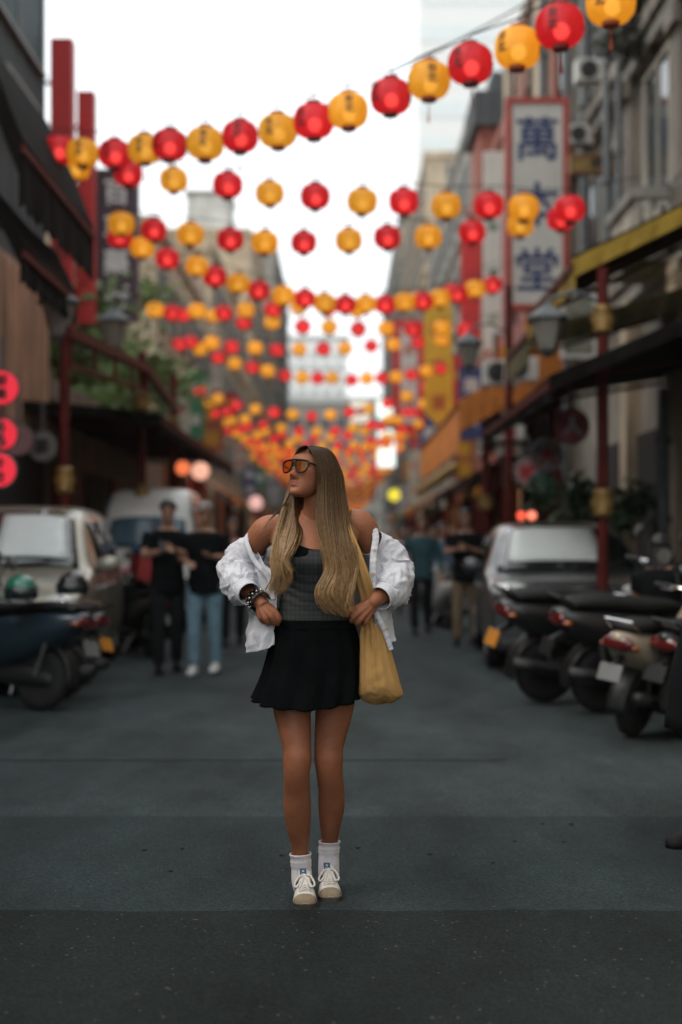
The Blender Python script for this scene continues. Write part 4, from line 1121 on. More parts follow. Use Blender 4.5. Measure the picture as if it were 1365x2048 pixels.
# arms: image left, image right
ARML = [(wp(565, 1052, .045), .045), (wp(532, 1062, .05), .053), (wp(508, 1092, .08), .045), (wp(486, 1128, .13), .041), (wp(470, 1160, .19), .038),
        (wp(478, 1168, .15), .040), (wp(490, 1176, .08), .038), (wp(505, 1189, .01), .031), (wp(519, 1203, -.035), .025), (wp(528, 1213, -.055), .019)]
ARMR = [(wp(696, 1043, .045), .048), (wp(723, 1052, .05), .055), (wp(741, 1086, .07), .046), (wp(762, 1122, .11), .042), (wp(786, 1160, .16), .038),
        (wp(782, 1170, .11), .041), (wp(775, 1180, .04), .040), (wp(765, 1189, -.03), .033), (wp(752, 1199, -.075), .026), (wp(741, 1209, -.085), .020)]
body = merge(body, limb(ARML, 20, 60), limb(ARMR, 20, 60))
HANDL = [  # knuckle chains
    [(522, 1209, -.045, 15), (549, 1223, -.062, 11.5), (558, 1239, -.062, 9.5), (556, 1249, -.04, 8)],
    [(520, 1209, -.045, 15), (542, 1232, -.072, 11.5), (549, 1247, -.055, 9.5), (548, 1243, -.03, 8)],
    [(518, 1208, -.045, 15), (531, 1237, -.068, 11), (538, 1248, -.045, 9), (540, 1240, -.022, 8)],
    [(516, 1207, -.04, 12), (521, 1235, -.055, 10), (528, 1244, -.03, 8), (531, 1237, -.012, 7)],
    [(524, 1206, -.04, 13), (541, 1213, -.03, 11), (553, 1225, -.035, 9.5), (561, 1237, -.05, 8)]]
HANDR = [
    [(748, 1201, -.08, 15), (717, 1217, -.098, 11.5), (703, 1226, -.092, 9), (694, 1232, -.075, 7.5)],
    [(748, 1203, -.08, 15), (713, 1229, -.105, 11.5), (704, 1242, -.085, 9), (708, 1240, -.062, 7.5)],
    [(750, 1205, -.08, 15), (722, 1238, -.1, 11), (714, 1249, -.075, 9), (718, 1242, -.055, 7.5)],
    [(752, 1207, -.075, 12), (734, 1240, -.088, 10), (727, 1249, -.068, 8), (729, 1243, -.05, 7)],
    [(746, 1200, -.075, 13), (727, 1208, -.07, 11), (709, 1217, -.078, 9), (693, 1223, -.082, 7.5)]]
def hand(ch):
    o = MB()
    for c in ch:
        pts = [(wp(a, b, d), r/1000) for a, b, d, r in c]
        o = merge(o, limb(pts, 14, 22))
        e = MB(); e.ball(pts[-1][0], pts[-1][1]*1.03, 12, 8); o = merge(o, e)
        e = MB(); e.ball(pts[1][0], pts[1][1]*1.06, 12, 8); o = merge(o, e)
    return o
body = merge(body, hand(HANDL), hand(HANDR))
# legs: py, xl, xr, d
LEGL = [(1335, 545, 626, .05), (1380, 543, 626, .04), (1420, 547, 623, .03), (1460, 557, 623, .01), (1497, 566, 623, -.01), (1520, 566, 624, -.02),
        (1545, 567, 620, -.02), (1580, 567, 620.5, .01), (1615, 567, 622.5, .035), (1650, 572, 621.5, .06), (1680, 580, 619.5, .085), (1703, 584, 618, .10), (1735, 587, 619, .12), (1765, 588, 622, .12)]
LEGR = [(1335, 632, 714, .05), (1380, 631, 713, .05), (1420, 631, 707, .05), (1460, 629.5, 696, .045), (1497, 629, 687, .035), (1520, 629, 687, .03),
        (1545, 633, 686, .035), (1580, 637, 689.5, .065), (1615, 637, 689.5, .095), (1650, 640, 682, .13), (1676, 643, 677, .165), (1705, 642, 675, .195), (1750, 641, 675, .205)]
def leg(L):
    pts = []
    for py, a, b, d in L:
        pts.append((wp((a+b)/2, py, d), (b-a)/2/547*(1+d/5.2)))
    return limb(pts, 28, 90)
body = merge(body, leg(LEGL), leg(LEGR))
for kx, ky, kd in ((594, 1520, -.062), (658, 1521, -.012)):      # knee caps and calves
    b = MB(); b.ball(wp(kx, ky, kd+.014), .031, 16, 10, (.9, .72, 1.25)); b.ball(wp(kx, ky+30, kd+.022), .020, 12, 8, (1, .8, 1.5)); body = merge(body, b)
for kx, ky, kd in ((594, 1600, .055), (663, 1597, .115)):
    b = MB(); b.ball(wp(kx, ky, kd), .05, 16, 10, (.92, 1.0, 2.1)); body = merge(body, b)
BV, BF = remeshed('body', body, 0.0028, 5, 0.5)
# skin colour: lips, brows, cheeks, knees
n = len(BV)
base = np.tile(np.array([0.35, 0.132, 0.066]), (n, 1))
rel = BV - np.array(HC)
cy_, sy_ = math.cos(YAW), math.sin(YAW)
x3 = rel[:, 0]*cy_ + rel[:, 1]*sy_; f2 = rel[:, 0]*sy_ - rel[:, 1]*cy_; z3 = rel[:, 2]
cp, sp = math.cos(PITCH), math.sin(PITCH)
fl = (f2*cp + z3*sp)/HS; zl = (-f2*sp + z3*cp)/HS; xl = x3/HS
face = (fl > .05) & (np.abs(zl) < .12)
def msk(x, z, sx, sz, p=2):
    return np.where(face, np.exp(-(np.abs((xl-x)/sx)**p) - (np.abs((zl-z)/sz)**p)), 0)[:, None]
lips = msk(0, -.0712, .021, .0095, 4)
base = base*(1-lips) + np.array([.30, .075, .06])*lips
brow = msk(.031, .021, .018, .0045, 4) + msk(-.031, .021, .018, .0045, 4)
base = base*(1-.75*brow) + np.array([.10, .055, .035])*.75*brow
chk = msk(.042, -.035, .022, .02) + msk(-.042, -.035, .022, .02)
base = base*(1-.35*chk) + np.array([.45, .15, .10])*.35*chk
zz = np.clip((BV[:, 2]-.55)/.5, 0, 1)[:, None]; base = base*(.78 + .22*zz)      # dimmer light on her legs painted into the skin colour
mot = np.array([noise.noise(Vector(p)*38) + .6*noise.noise(Vector(p)*90) for p in BV])[:, None]
base = base*(1 + mot*np.array([.06, .10, .11]))
# knees a little redder (skin there is)
for kx, ky, kd in ((594, 1525, -.05), (658, 1525, 0)):
    c = np.array(wp(kx, ky, kd)); q = np.exp(-((BV-c)**2).sum(1)/.045**2)[:, None]
    base = base*(1-.45*q) + np.array([.27, .085, .045])*.45*q
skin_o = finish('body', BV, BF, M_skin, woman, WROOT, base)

# eyes
M_eye = mat('eye_white', (.6, .57, .54), rough=.25, var=0.02)
M_iris = mat('iris', (.05, .035, .02), rough=.15, var=.1)
for sx in (-1, 1):
    c = hp([sx*.030, .0655, .001])[0]
    e = MB(); e.ball(c, .0118, 20, 14)
    eye = wbuild(e, 'eye', M_eye, woman, WROOT, smooth=True)
    c2 = hp([sx*.030, .0730, .003])[0]
    e = MB(); e.ball(c2, .0056, 14, 10); wbuild(e, 'iris', M_iris, eye, WROOT, smooth=True)

# ---------------------------------------------------------------- sunglasses
M_tort = mat('tortoiseshell', (.012, .007, .005), rough=.35, var=.5, scale=60, spec=.2)
M_lens = bpy.data.materials.new('amber_lens'); M_lens.use_nodes = True
nt = M_lens.node_tree; b_ = nt.nodes['Principled BSDF']; out_ = nt.nodes['Material Output']
tr = nt.nodes.new('ShaderNodeBsdfTransparent'); tr.inputs[0].default_value = (.66, .27, .035, 1)
gl = nt.nodes.new('ShaderNodeBsdfGlossy'); gl.inputs['Roughness'].default_value = .06; gl.inputs['Color'].default_value = (.9, .7, .4, 1)
df = nt.nodes.new('ShaderNodeBsdfDiffuse'); df.inputs[0].default_value = (.75, .28, .03, 1)
fr = nt.nodes.new('ShaderNodeFresnel'); fr.inputs[0].default_value = 1.5
m1 = nt.nodes.new('ShaderNodeMixShader'); m1.inputs[0].default_value = .08
m2 = nt.nodes.new('ShaderNodeMixShader')
nt.links.new(tr.outputs[0], m1.inputs[1]); nt.links.new(df.outputs[0], m1.inputs[2])
nt.links.new(fr.outputs[0], m2.inputs[0]); nt.links.new(m1.outputs[0], m2.inputs[1]); nt.links.new(gl.outputs[0], m2.inputs[2])
nt.links.new(m2.outputs[0], out_.inputs['Surface'])
def lens_outline(sx):
    # rounded aviator, x away from the nose
    pts = [(.006, .017), (.020, .021), (.040, .021), (.057, .018), (.0625, .008), (.060, -.008), (.054, -.021), (.044, -.027), (.028, -.027), (.017, -.020), (.010, -.006)]
    q = crom(pts + [pts[0]], 45)[:-1]
    return [(sx*p[0], p[1]) for p in q]
def gl_pt(x, z):
    return hp([x, .1095 - 3.2*x*x, z - .002])[0]
glasses = MB()
lens_objs = []
for sx in (-1, 1):
    ol = lens_outline(sx)
    pts = [gl_pt(*p) for p in ol]
    glasses.tube([Vector(p) for p in pts] + [Vector(pts[0]), Vector(pts[1])], .0034, n=7, cap=False)
    ctr = gl_pt(sx*.033, -.003)
    lm = MB(); vs = [ctr] + pts + []
    rings = [ctr]
    vs = [tuple(ctr)]
    for s_ in (.5, 1.0):
        for (x, z) in ol:
            vs.append(tuple(gl_pt(sx*.033 + (x - sx*.033)*s_, -.003 + (z+.003)*s_)))
    nn = len(ol); fs = []
    for k in range(nn):
        k2 = (k+1) % nn
        fs.append((0, 1+k, 1+k2)); fs.append((1+k, 1+nn+k, 1+nn+k2, 1+k2))
    lm.add(vs, fs); lens_objs.append(lm)
bar_ = crom([(-.055, .019), (-.03, .0225), (0, .0235), (.03, .0225), (.055, .019)], 20)
glasses.tube([Vector(gl_pt(*p)) for p in bar_], .0034, n=7)
glasses.tube([Vector(gl_pt(*p)) for p in crom([(-.012, .0), (-.006, .006), (.006, .006), (.012, .0)], 12)], .0022, n=7)
for sx in (-1, 1):
    tp = [hp([sx*.061, .0975, .009])[0], hp([sx*.071, .088, .009])[0], hp([sx*.0775, .06, .006])[0], hp([sx*.079, .0, .002])[0]]
    glasses.tube([Vector(p) for p in crom(tp, 14)], .0032, n=7)
g_o = wbuild(glasses, 'sunglasses', M_tort, woman, WROOT, smooth=True)
for lm in lens_objs:
    wbuild(lm, 'lens', M_lens, g_o, WROOT, smooth=True)

# ---------------------------------------------------------------- hair
GU = [
 [(616, 895.5, -.062), (627, 912, -.080), (634, 940, -.083), (636, 972, -.075), (634, 1010, -.080), (634, 1050, -.095), (643, 1098, -.125), (650, 1140, -.135), (636, 1176, -.15), (640, 1204, -.14), (661, 1231, -.125)],
 [(617, 894.5, -.05), (638, 905, -.068), (649, 938, -.078), (651, 985, -.080), (651, 1040, -.10), (659, 1100, -.135), (667, 1145, -.14), (651, 1186, -.155), (661, 1214, -.14), (677, 1232, -.125)],
 [(619, 893.5, -.03), (650, 902, -.038), (665, 935, -.045), (667, 985, -.05), (670, 1040, -.08), (678, 1100, -.125), (687, 1145, -.135), (672, 1188, -.15), (680, 1216, -.135), (690, 1234, -.12)],
 [(621, 893, 0), (659, 903, 0), (677, 938, 0), (681, 985, -.02), (690, 1040, -.05), (698, 1100, -.105), (705, 1145, -.12), (699, 1188, -.135), (690, 1214, -.125), (696, 1232, -.115)],
 [(622, 893, .03), (655, 903, .06), (680, 945, .06), (686, 985, .04), (696, 1036, -.01), (706, 1085, -.06), (706, 1140, -.10), (703, 1185, -.115), (697, 1220, -.115)],
 [(621, 894, .05), (645, 905, .10), (664, 950, .125), (672, 1000, .12), (676, 1060, .13), (672, 1120, .15), (664, 1160, .15)],
 [(618, 895, .05), (622, 912, .10), (628, 950, .14), (628, 1000, .13), (625, 1060, .14), (625, 1120, .15), (625, 1160, .15)],
 [(617, 895, .04), (610, 908, .07), (608, 940, .10), (607, 990, .09), (604, 1035, .02), (598, 1070, -.06), (588, 1105, -.11), (578, 1130, -.125), (574, 1150, -.125)],
 [(616, 894, -.02), (605, 902, .03), (602, 940, .08), (597, 985, .07), (594, 1030, .0), (588, 1070, -.08), (577, 1110, -.12), (568, 1135, -.13), (577, 1160, -.13), (566, 1188, -.13)],
 [(614, 892.5, -.05), (604, 895, -.03), (596, 906, .0), (593, 935, .06), (588, 975, .05), (579, 1025, 0), (566, 1080, -.09), (561, 1120, -.12), (572, 1150, -.13), (566, 1175, -.13), (550, 1196, -.125)],
 [(613, 893, -.075), (602, 897, -.062), (594, 907, -.04), (590, 922, -.01), (590, 940, .04), (583, 962, .05), (575, 995, .03), (560, 1038, -.04), (549, 1080, -.095), (547, 1120, -.12), (555, 1150, -.13), (546, 1175, -.13), (532, 1192, -.125)],
]
NH = 60
GP = []
for g in GU:
    P3 = np.array([list(wp(*p)) for p in g]); GP.append(crom(P3, NH))
GP = np.array(GP)            # guides x NH x 3
NG = len(GP)
HEADC = np.array(HC)
def guide(u):
    """u in 0..NG-1"""
    i = min(int(u), NG-2); f = u - i
    a = GP[max(i-1, 0)]; b = GP[i]; c = GP[i+1]; d = GP[min(i+2, NG-1)]
    return 0.5*((2*b) + (c-a)*f + (2*a-5*b+4*c-d)*f*f + (3*b-a-3*c+d)*f**3)
hv = []; hf = []; hc = []
def hair_col(t, k):
    root = np.array([.032, .018, .009]); mid = np.array([.135, .074, .031]); tip = np.array([.44, .265, .115])
    c = root*(1-min(t*2.2, 1)) + mid*min(t*2.2, 1) if t < .45 else mid*(1-(t-.45)/.55) + tip*((t-.45)/.55)
    return c*k
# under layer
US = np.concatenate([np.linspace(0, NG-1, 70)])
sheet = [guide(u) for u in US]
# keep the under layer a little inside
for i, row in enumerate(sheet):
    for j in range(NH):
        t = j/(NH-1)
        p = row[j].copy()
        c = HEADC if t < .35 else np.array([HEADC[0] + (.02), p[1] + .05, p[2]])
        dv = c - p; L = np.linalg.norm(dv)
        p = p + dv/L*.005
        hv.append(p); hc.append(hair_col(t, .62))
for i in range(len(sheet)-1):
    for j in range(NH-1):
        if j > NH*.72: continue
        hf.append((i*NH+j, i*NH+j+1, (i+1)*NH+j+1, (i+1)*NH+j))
# strands in clumps
NSEG = 34
def strand(path, r0, k, wav, ph, taper_from=.7):
    base_i = len(hv)
    m = len(path)
    for j in range(m):
        t = j/(m-1)
        tg = path[min(j+1, m-1)] - path[max(j-1, 0)]; tg = tg/ (np.linalg.norm(tg)+1e-9)
        s = np.cross(tg, np.array([0, 1, 0.0])); s /= (np.linalg.norm(s)+1e-9)
        q = np.cross(s, tg)
        rr = r0*(1 if t < taper_from else max(.12, 1-(t-taper_from)/(1-taper_from)))
        rr *= min(1, .4+t*8)
        for a in (0, 2*PI/3, 4*PI/3):
            hv.append(path[j] + s*math.cos(a)*rr*1.3 + q*math.sin(a)*rr*.8)
            hc.append(hair_col(min(t*TL, 1), k))
    for j in range(m-1):
        for a in range(3):
            a2 = (a+1) % 3
            hf.append((base_i+j*3+a, base_i+j*3+a2, base_i+(j+1)*3+a2, base_i+(j+1)*3+a))
clumps = 330
for c_ in range(clumps):
    uc = random.uniform(0, NG-1)
    if 4.6 < uc < 6.6 and random.random() < .6: continue
    tone = random.choice([.68, .8, .9, .95, 1.0, 1.08, 1.18, 1.32])*random.uniform(.92, 1.08)
    amp = random.uniform(.004, .013); ph = uc*1.9 + random.uniform(-.5, .5); fq = random.uniform(11, 14)
    lift_c = random.uniform(0, .006)
    endt = random.choice([1, 1, 1, 1, .93, .88])*random.uniform(.95, 1.02)
    for s_ in range(9):
        du = random.gauss(0, .16); nl = NSEG
        g = guide(min(max(uc + du, 0), NG-1)); g2 = guide(uc)
        ts = np.linspace(random.uniform(0, .015), min(endt*random.uniform(.95, 1.0), 1.0), nl)
        pth = np.array([[np.interp(t*(NH-1), np.arange(NH), (g*(1-.8*t) + g2*.8*t)[:, q]) for q in range(3)] for t in ts])
        j1 = random.gauss(0, .0012)
        for j, t in enumerate(ts):
            c = HEADC if t < .35 else np.array([HEADC[0], pth[j][1]+.05, pth[j][2]])
            dv = pth[j] - c; dv /= np.linalg.norm(dv)
            w = max(0, t-.35)
            pth[j] += dv*(lift_c*min(1, t*6)*(t*.8+.2) + j1 + .0012)
            pth[j][0] += math.sin(t*fq + ph)*amp*w*3.2
            pth[j][1] += math.cos(t*fq*.8 + ph)*amp*w - lift_c*w
        TL = 1.0
        strand(pth, random.uniform(.0008, .0014), tone*random.uniform(.9, 1.1), 0, 0)
# fly-aways
for c_ in range(60):
    u = random.choice([random.uniform(0, 1), random.uniform(9, 10), random.uniform(3, 4.2)])
    g = guide(min(u, NG-1)); TL = 1
    pth = g[::2].copy(); m = len(pth)
    ax = random.uniform(-.018, .018)
    for j in range(m):
        t = j/(m-1); pth[j] += np.array([ax*t*math.sin(t*3+u), -.006*t, 0]) + np.array([(.004 if 3 <= u < 5 else -.003)*min(1, t*4), 0, .002*(1-t)])
    strand(pth, .0005, 1.3, 0, 0)
# swept wisps over the left shoulder
for k in range(7):
    TL = 1
    P3 = np.array([list(wp(*p)) for p in [(600, 925, .06), (583+k*.6, 975, .03), (570-k, 1005+k*2, .0), (548-2*k, 1028+k*3, -.01), (528-k*1.5, 1046+k*5, -.0)]])
    strand(crom(P3, 24), .0007, .95, 0, 0)
M_hair = mat('hair', (.2, .12, .06), rough=.42, var=.22, scale=70, attr='tint', spec=.35)
M_hair.node_tree.nodes['Principled BSDF'].inputs['Anisotropic'].default_value = .5
hair_o = finish('hair', np.array(hv), hf, M_hair, woman, WROOT, np.array(hc))

# ---------------------------------------------------------------- corset top, bandeau, skirt
M_plaid = mat('plaid_cloth', (.026, .028, .027), rough=.85, var=.15, scale=30)
nt = M_plaid.node_tree; b_ = nt.nodes['Principled BSDF']
tc = nt.nodes.new('ShaderNodeTexCoord'); acc = None
for axis, sc_, w_ in (('X', 150, .5), ('Z', 150, .5), ('X', 19, .4), ('Z', 19, .4)):
    wv = nt.nodes.new('ShaderNodeTexWave'); wv.bands_direction = axis; wv.inputs['Scale'].default_value = sc_; wv.inputs['Distortion'].default_value = .3
    nt.links.new(tc.outputs['Object'], wv.inputs['Vector'])
    ml = nt.nodes.new('ShaderNodeMath'); ml.operation = 'MULTIPLY_ADD'; ml.inputs[1].default_value = w_
    nt.links.new(wv.outputs['Fac'], ml.inputs[0])
    if acc is None: ml.inputs[2].default_value = .25
    else: nt.links.new(acc.outputs[0], ml.inputs[2])
    acc = ml
vm = nt.nodes.new('ShaderNodeVectorMath'); vm.operation = 'SCALE'
src = b_.inputs['Base Color'].links[0].from_socket
nt.links.new(src, vm.inputs[0]); nt.links.new(acc.outputs[0], vm.inputs['Scale']); nt.links.new(vm.outputs[0], b_.inputs['Base Color'])

def shell(rows, n_r, n_a, power, fn=None):
    rg = crom(rows, n_r); P = []
    for i, r in enumerate(rg):
        row = []
        for k in range(n_a):
            t = 2*PI*k/n_a; ct, st = math.cos(t), math.sin(t); e = 2/power
            x = r[3]*math.copysign(abs(ct)**e, ct); y = r[4]*math.copysign(abs(st)**e, st); z = r[2]
            if fn: x, y, z = fn(x, y, z, t, i/(n_r-1))
            row.append((r[0]+x, r[1]+y, z))
        P.append(row)
    mb = MB(); mb.grid(P, close_u=True); return mb
def bust(x, y, z, t, v):
    zc = wp(0, 1122, 0).z
    for sx in (-1, 1):
        q = math.exp(-((x - sx*.062)/.055)**2 - ((z-zc)/.05)**2)
        if y < 0: y -= .016*q
    # stitched panel seams, light drag lines at the waist
    s = .0018*math.cos(t*12)**12
    f = .0022*math.sin(z*190 + 3*math.sin(t*3))*math.exp(-((z-wp(0, 1185, 0).z)/.06)**2)
    k = 1 + (f - s)/.1
    return x*k, y*k, z
cor = shell(tor_rows(.005, [t for t in TOR if 1090 < t[1] < 1245] + [(630, 1249, 77, .045, .103)]), 60, 96, 2.25, bust)
wbuild(cor, 'corset_top', M_plaid, woman, WROOT, smooth=True, solid=.003)
M_black = mat('black_cloth', (.0035, .0045, .005), rough=.95, var=.25, scale=14, bump=.3, bscale=30, spec=.06)
def bandz(x, y, z, t, v):
    x, y, z = bust(x, y, z, t, v)
    a = math.exp(-((x + .055)/.035)**2) if y < 0 else 0
    z += (1-v)*a*.016
    return x*1.0, y*1.0, z
bnd = shell([list(r) for r in tor_rows(.003, [(627, 1099, 80, .035, .105), (627, 1118, 76, .031, .110), (627, 1135, 71, .032, .106)])], 14, 96, 2.25, bandz)
wbuild(bnd, 'bandeau', M_black, woman, WROOT, smooth=True, solid=.002)
SK = [(630, 1240, 77, .045, .104), (629, 1262, 83, .048, .115), (630, 1290, 89, .05, .126), (628, 1325, 95, .05, .135), (623, 1360, 101, .05, .145), (614, 1396, 107, .045, .156)]
def pleat(x, y, z, t, v):
    a = (.003 + .011*v**1.4)
    w = math.sin(t*15 + 1.1*math.sin(t*2)) + .5*math.sin(t*8+1)
    k = 1 + a*w/.16*.55
    # uneven hem: low at the front, raised over the right hip
    z += v**3*(-.030*max(0, -math.sin(t)) - .0025*math.sin(t*15) + .012*max(0, math.cos(t)) )
    return x*k, y*k, z
sk = shell(tor_rows(.002, SK), 50, 220, 2.15, pleat)
wbuild(sk, 'skirt', M_black, woman, WROOT, smooth=True, solid=.003)
wb = shell(tor_rows(.0055, [(630, 1238, 76.5, .045, .103), (630, 1247, 78, .045, .104), (630, 1256, 80, .046, .108)]), 8, 90, 2.2)
wbuild(wb, 'waistband', M_black, woman, WROOT, smooth=True, solid=.003)

# ---------------------------------------------------------------- white shirt slipped off the shoulders
M_shirt = mat('white_cotton', (.60, .595, .63), rough=.8, var=.03, scale=8, bump=.35, bscale=34, sheen=.1)
M_shirt.node_tree.nodes['Principled BSDF'].inputs['Subsurface Weight'].default_value = .08
M_shirt.node_tree.nodes['Principled BSDF'].inputs['Subsurface Radius'].default_value = (.02, .02, .02)
def fold(p, s=1.0, seed=0.0):
    q = Vector((p[0]*9 + seed, p[1]*9, p[2]*6.5))
    a = noise.noise(q) + .5*noise.noise(q*2.3)
    r = 1 - abs(noise.noise(Vector((p[0]*14 + p[2]*9 + seed, p[1]*10, p[2]*12 - p[0]*6))))*2
    r2 = 1 - abs(noise.noise(Vector((p[0]*24 - p[2]*16 + seed, p[1]*14, p[2]*20 + p[0]*10))))*2
    return (a*.012 + (max(r, .2)**2-.5)*.009 + (max(r2, .2)**3-.4)*.003)*s
def cloth_tube(ctrl, n=72, steps=90, s=1.0, seed=0.0, flat=1.0, cuffs=None):
    """ctrl: point, radius; open ended, folded"""
    q = crom([[*p, r] for p, r in ctrl], steps)
    pts = [Vector(r[:3]) for r in q]; P = []
    t0 = (pts[1]-pts[0]).normalized(); x = t0.cross(Vector((0, 1, .2))).normalized()
    for i, c in enumerate(pts):
        t = (pts[min(i+1, steps-1)] - pts[max(i-1, 0)]).normalized()
        x = (x - t*x.dot(t)).normalized(); y = t.cross(x); row = []
        v = i/(steps-1)
        env = math.sin(PI*min(max(v, 0), 1))**.6
        for k in range(n):
            a = 2*PI*k/n
            d = x*math.cos(a) + y*math.sin(a)
            r = q[i][3]
            p = c + d*r
            f = fold(p, s, seed)*env
            ph_ = v*11 + 1.5*math.sin(a+seed) + 1.1*noise.noise(Vector((math.cos(a)*1.4+seed, math.sin(a)*1.4, v*3)))*3
            ring = (.009*(1-abs(math.sin(ph_)))**2 + .004*(1-abs(math.sin(ph_*2.3+1)))**2 - .004)*env*s        # gathers across the sleeve
            p = c + d*(r + f + ring)
            p.z -= max(0, -d.z)*.012*env*s       # cloth sags below
            row.append(p)
        P.append(row)
    mb = MB(); mb.grid(P, close_u=True); return mb
SLL = [(wp(514, 1090, .06), .050), (wp(497, 1104, .085), .060), (wp(484, 1124, .10), .071), (wp(477, 1146, .095), .077), (wp(478, 1164, .05), .073),
       (wp(485, 1174, .0), .062), (wp(489, 1179, -.022), .048), (wp(492, 1181, -.035), .044)]
SLR = [(wp(743, 1085, .05), .052), (wp(757, 1097, .07), .062), (wp(775, 1117, .085), .074), (wp(784, 1142, .08), .078), (wp(785, 1163, .035), .076),
       (wp(780, 1178, -.015), .066), (wp(773, 1187, -.04), .052), (wp(769, 1190, -.052), .046)]
shirt_l = cloth_tube(SLL, seed=1.3, s=1.1)
shirt_r = cloth_tube(SLR, seed=7.7, s=1.1)
# cuffs
def cuff(a, b, r, seed):
    q = cloth_tube([(a, r), ((a+b)/2, r*.99), (b, r*.96)], steps=10, s=.15, seed=seed, n=80)
    return q
cuff_l = cuff(wp(488, 1178, -.02), wp(499, 1188, -.062), .043, 2)
cuff_r = cuff(wp(775, 1185, -.035), wp(760, 1197, -.078), .045, 5)
# body of the shirt: levels from top to hem, each a line from the front left edge round the back to the front right edge
LV = [
 (1080, [(505, .085), (500, .10), (500, .13), (530, .165), (580, .175), (630, .175), (680, .175), (725, .16), (752, .12), (757, .08), (752, .045), (750, .035)], 0),
 (1115, [(520, .03), (507, .06), (500, .11), (525, .16), (570, .175), (630, .18), (690, .175), (735, .155), (765, .11), (768, .05), (752, .005), (743, -.005)], 0),
 (1150, [(548, -.01), (528, -.005), (508, .06), (515, .15), (565, .18), (630, .185), (695, .175), (745, .15), (772, .09), (768, .02), (750, -.03), (740, -.04)], 0),
 (1190, [(552, -.02), (535, -.02), (512, .03), (512, .14), (560, .185), (630, .19), (700, .18), (752, .14), (775, .07), (766, .0), (748, -.04), (738, -.045)], 0),
 (1230, [(551, -.03), (530, -.03), (506, .02), (506, .13), (555, .185), (630, .195), (705, .185), (756, .14), (778, .06), (772, -.01), (754, -.04), (741, -.04)], 0),
 (1268, [(549, -.03), (527, -.035), (502, .01), (502, .13), (553, .19), (630, .2), (710, .185), (760, .14), (784, .05), (781, -.01), (766, -.035), (748, -.035)], 0),
 (1290, [(548, -.03), (525, -.035), (500, .01), (500, .13), (552, .19), (630, .2), (710, .185), (762, .14), (786, .05), (786, -.01), (776, -.03), (758, -.035)], 0)]
rowsL = []
for py, L, _ in LV:
    r = crom([list(wp(px, py, d)) for px, d in L], 120)
    rowsL.append(r.ravel())
SH = crom(rowsL, 90).reshape(90, 120, 3)
P = []
for i in range(90):
    v = i/89; row = []
    for j in range(120):
        u = j/119
        p = Vector(SH[i, j]); f = fold(p, 1.1, 3.0)
        c = Vector((WROOT.x, Y0+.08, p.z)); d = (p-c); d.z = 0; d.normalize()
        drape = .006*math.sin(u*75 + 3*math.sin(v*3))*min(1, v*1.5)
        p = p + d*(f*.9 + drape)
        e = .020*math.sin(u*PI*2+.6)*v**4
        edge = math.exp(-((u-0)/.06)**2)
        p.z += -e + .012*edge*v**2 - .03*v**6*(math.exp(-((u-.22)/.1)**2)*.3)
        row.append(p)
    P.append(row)
shb = MB(); shb.grid(P)
shirt = wbuild(shb, 'shirt', M_shirt, woman, WROOT, smooth=True, solid=.0018)
for q in (shirt_l, shirt_r): wbuild(q, 'sleeve', M_shirt, shirt, WROOT, smooth=True, solid=.0018)
for q in (cuff_l, cuff_r): wbuild(q, 'cuff', M_shirt, shirt, WROOT, smooth=True, solid=.003)
# placket: gathered band down the right front edge, with buttons; folded collar edge on the left arm
def ribbon(path, w, seed, amp=.003):
    P = []; q = crom([list(p) for p in path], 70)
    for i in range(70):
        t = q[min(i+1, 69)] - q[max(i-1, 0)]; t /= np.linalg.norm(t)
        s = np.cross(t, np.array([0, 1, 0.])); s /= np.linalg.norm(s)
        row = []
        for k in range(9):
            a = (k/8-.5)
            p = q[i] + s*a*w; p[1] += -.004*math.cos(a*PI) - amp*(math.sin(i*1.1 + seed + a*2) + math.sin(i*.53+1))*.5*(.5+abs(a))*(.4+.6*abs(math.sin(i*.21))) 
            row.append(tuple(p))
        P.append(row)
    m = MB(); m.grid(P); return m
pk = ribbon([wp(750, 1058, .02), wp(752, 1078, .0), wp(748, 1105, -.025), wp(746, 1135, -.05), wp(745, 1165, -.06), wp(745, 1195, -.06)], .024, 0)
wbuild(pk, 'placket', M_shirt, shirt, WROOT, smooth=True, solid=.002)
pk2 = ribbon([wp(752, 1225, -.06), wp(762, 1245, -.06), wp(772, 1268, -.055), wp(783, 1300, -.05)], .018, 2, .002)
wbuild(pk2, 'placket', M_shirt, shirt, WROOT, smooth=True, solid=.002)
pl = ribbon([wp(528, 1062, .10), wp(505, 1066, .06), wp(493, 1078, .03), wp(499, 1100, .005), wp(508, 1119, -.005), wp(524, 1140, -.025), wp(540, 1160, -.03), wp(548, 1200, -.045)], .017, 4, .0015)
wbuild(pl, 'placket', M_shirt, shirt, WROOT, smooth=True, solid=.002)
pr = ribbon([wp(722, 1050, .11), wp(738, 1048, .075), wp(749, 1056, .03), wp(752, 1066, .012)], .012, 4, .001)
wbuild(pr, 'collar', M_shirt, shirt, WROOT, smooth=True, solid=.002)
M_btn = mat('shell_button', (.55, .42, .25), rough=.3, var=.1)
for bx, by, bd in ((750, 1101, -.036), (747, 1148, -.066), (770, 1255, -.066)):
    c = wp(bx, by, bd); b = MB(); b.lathe(c, [(.0002, -.0016), (.0055, -.0016), (.006, 0), (.0045, .0014), (.0002, .001)], 14, 'Y')
    wbuild(b, 'button', M_btn, shirt, WROOT, smooth=False)
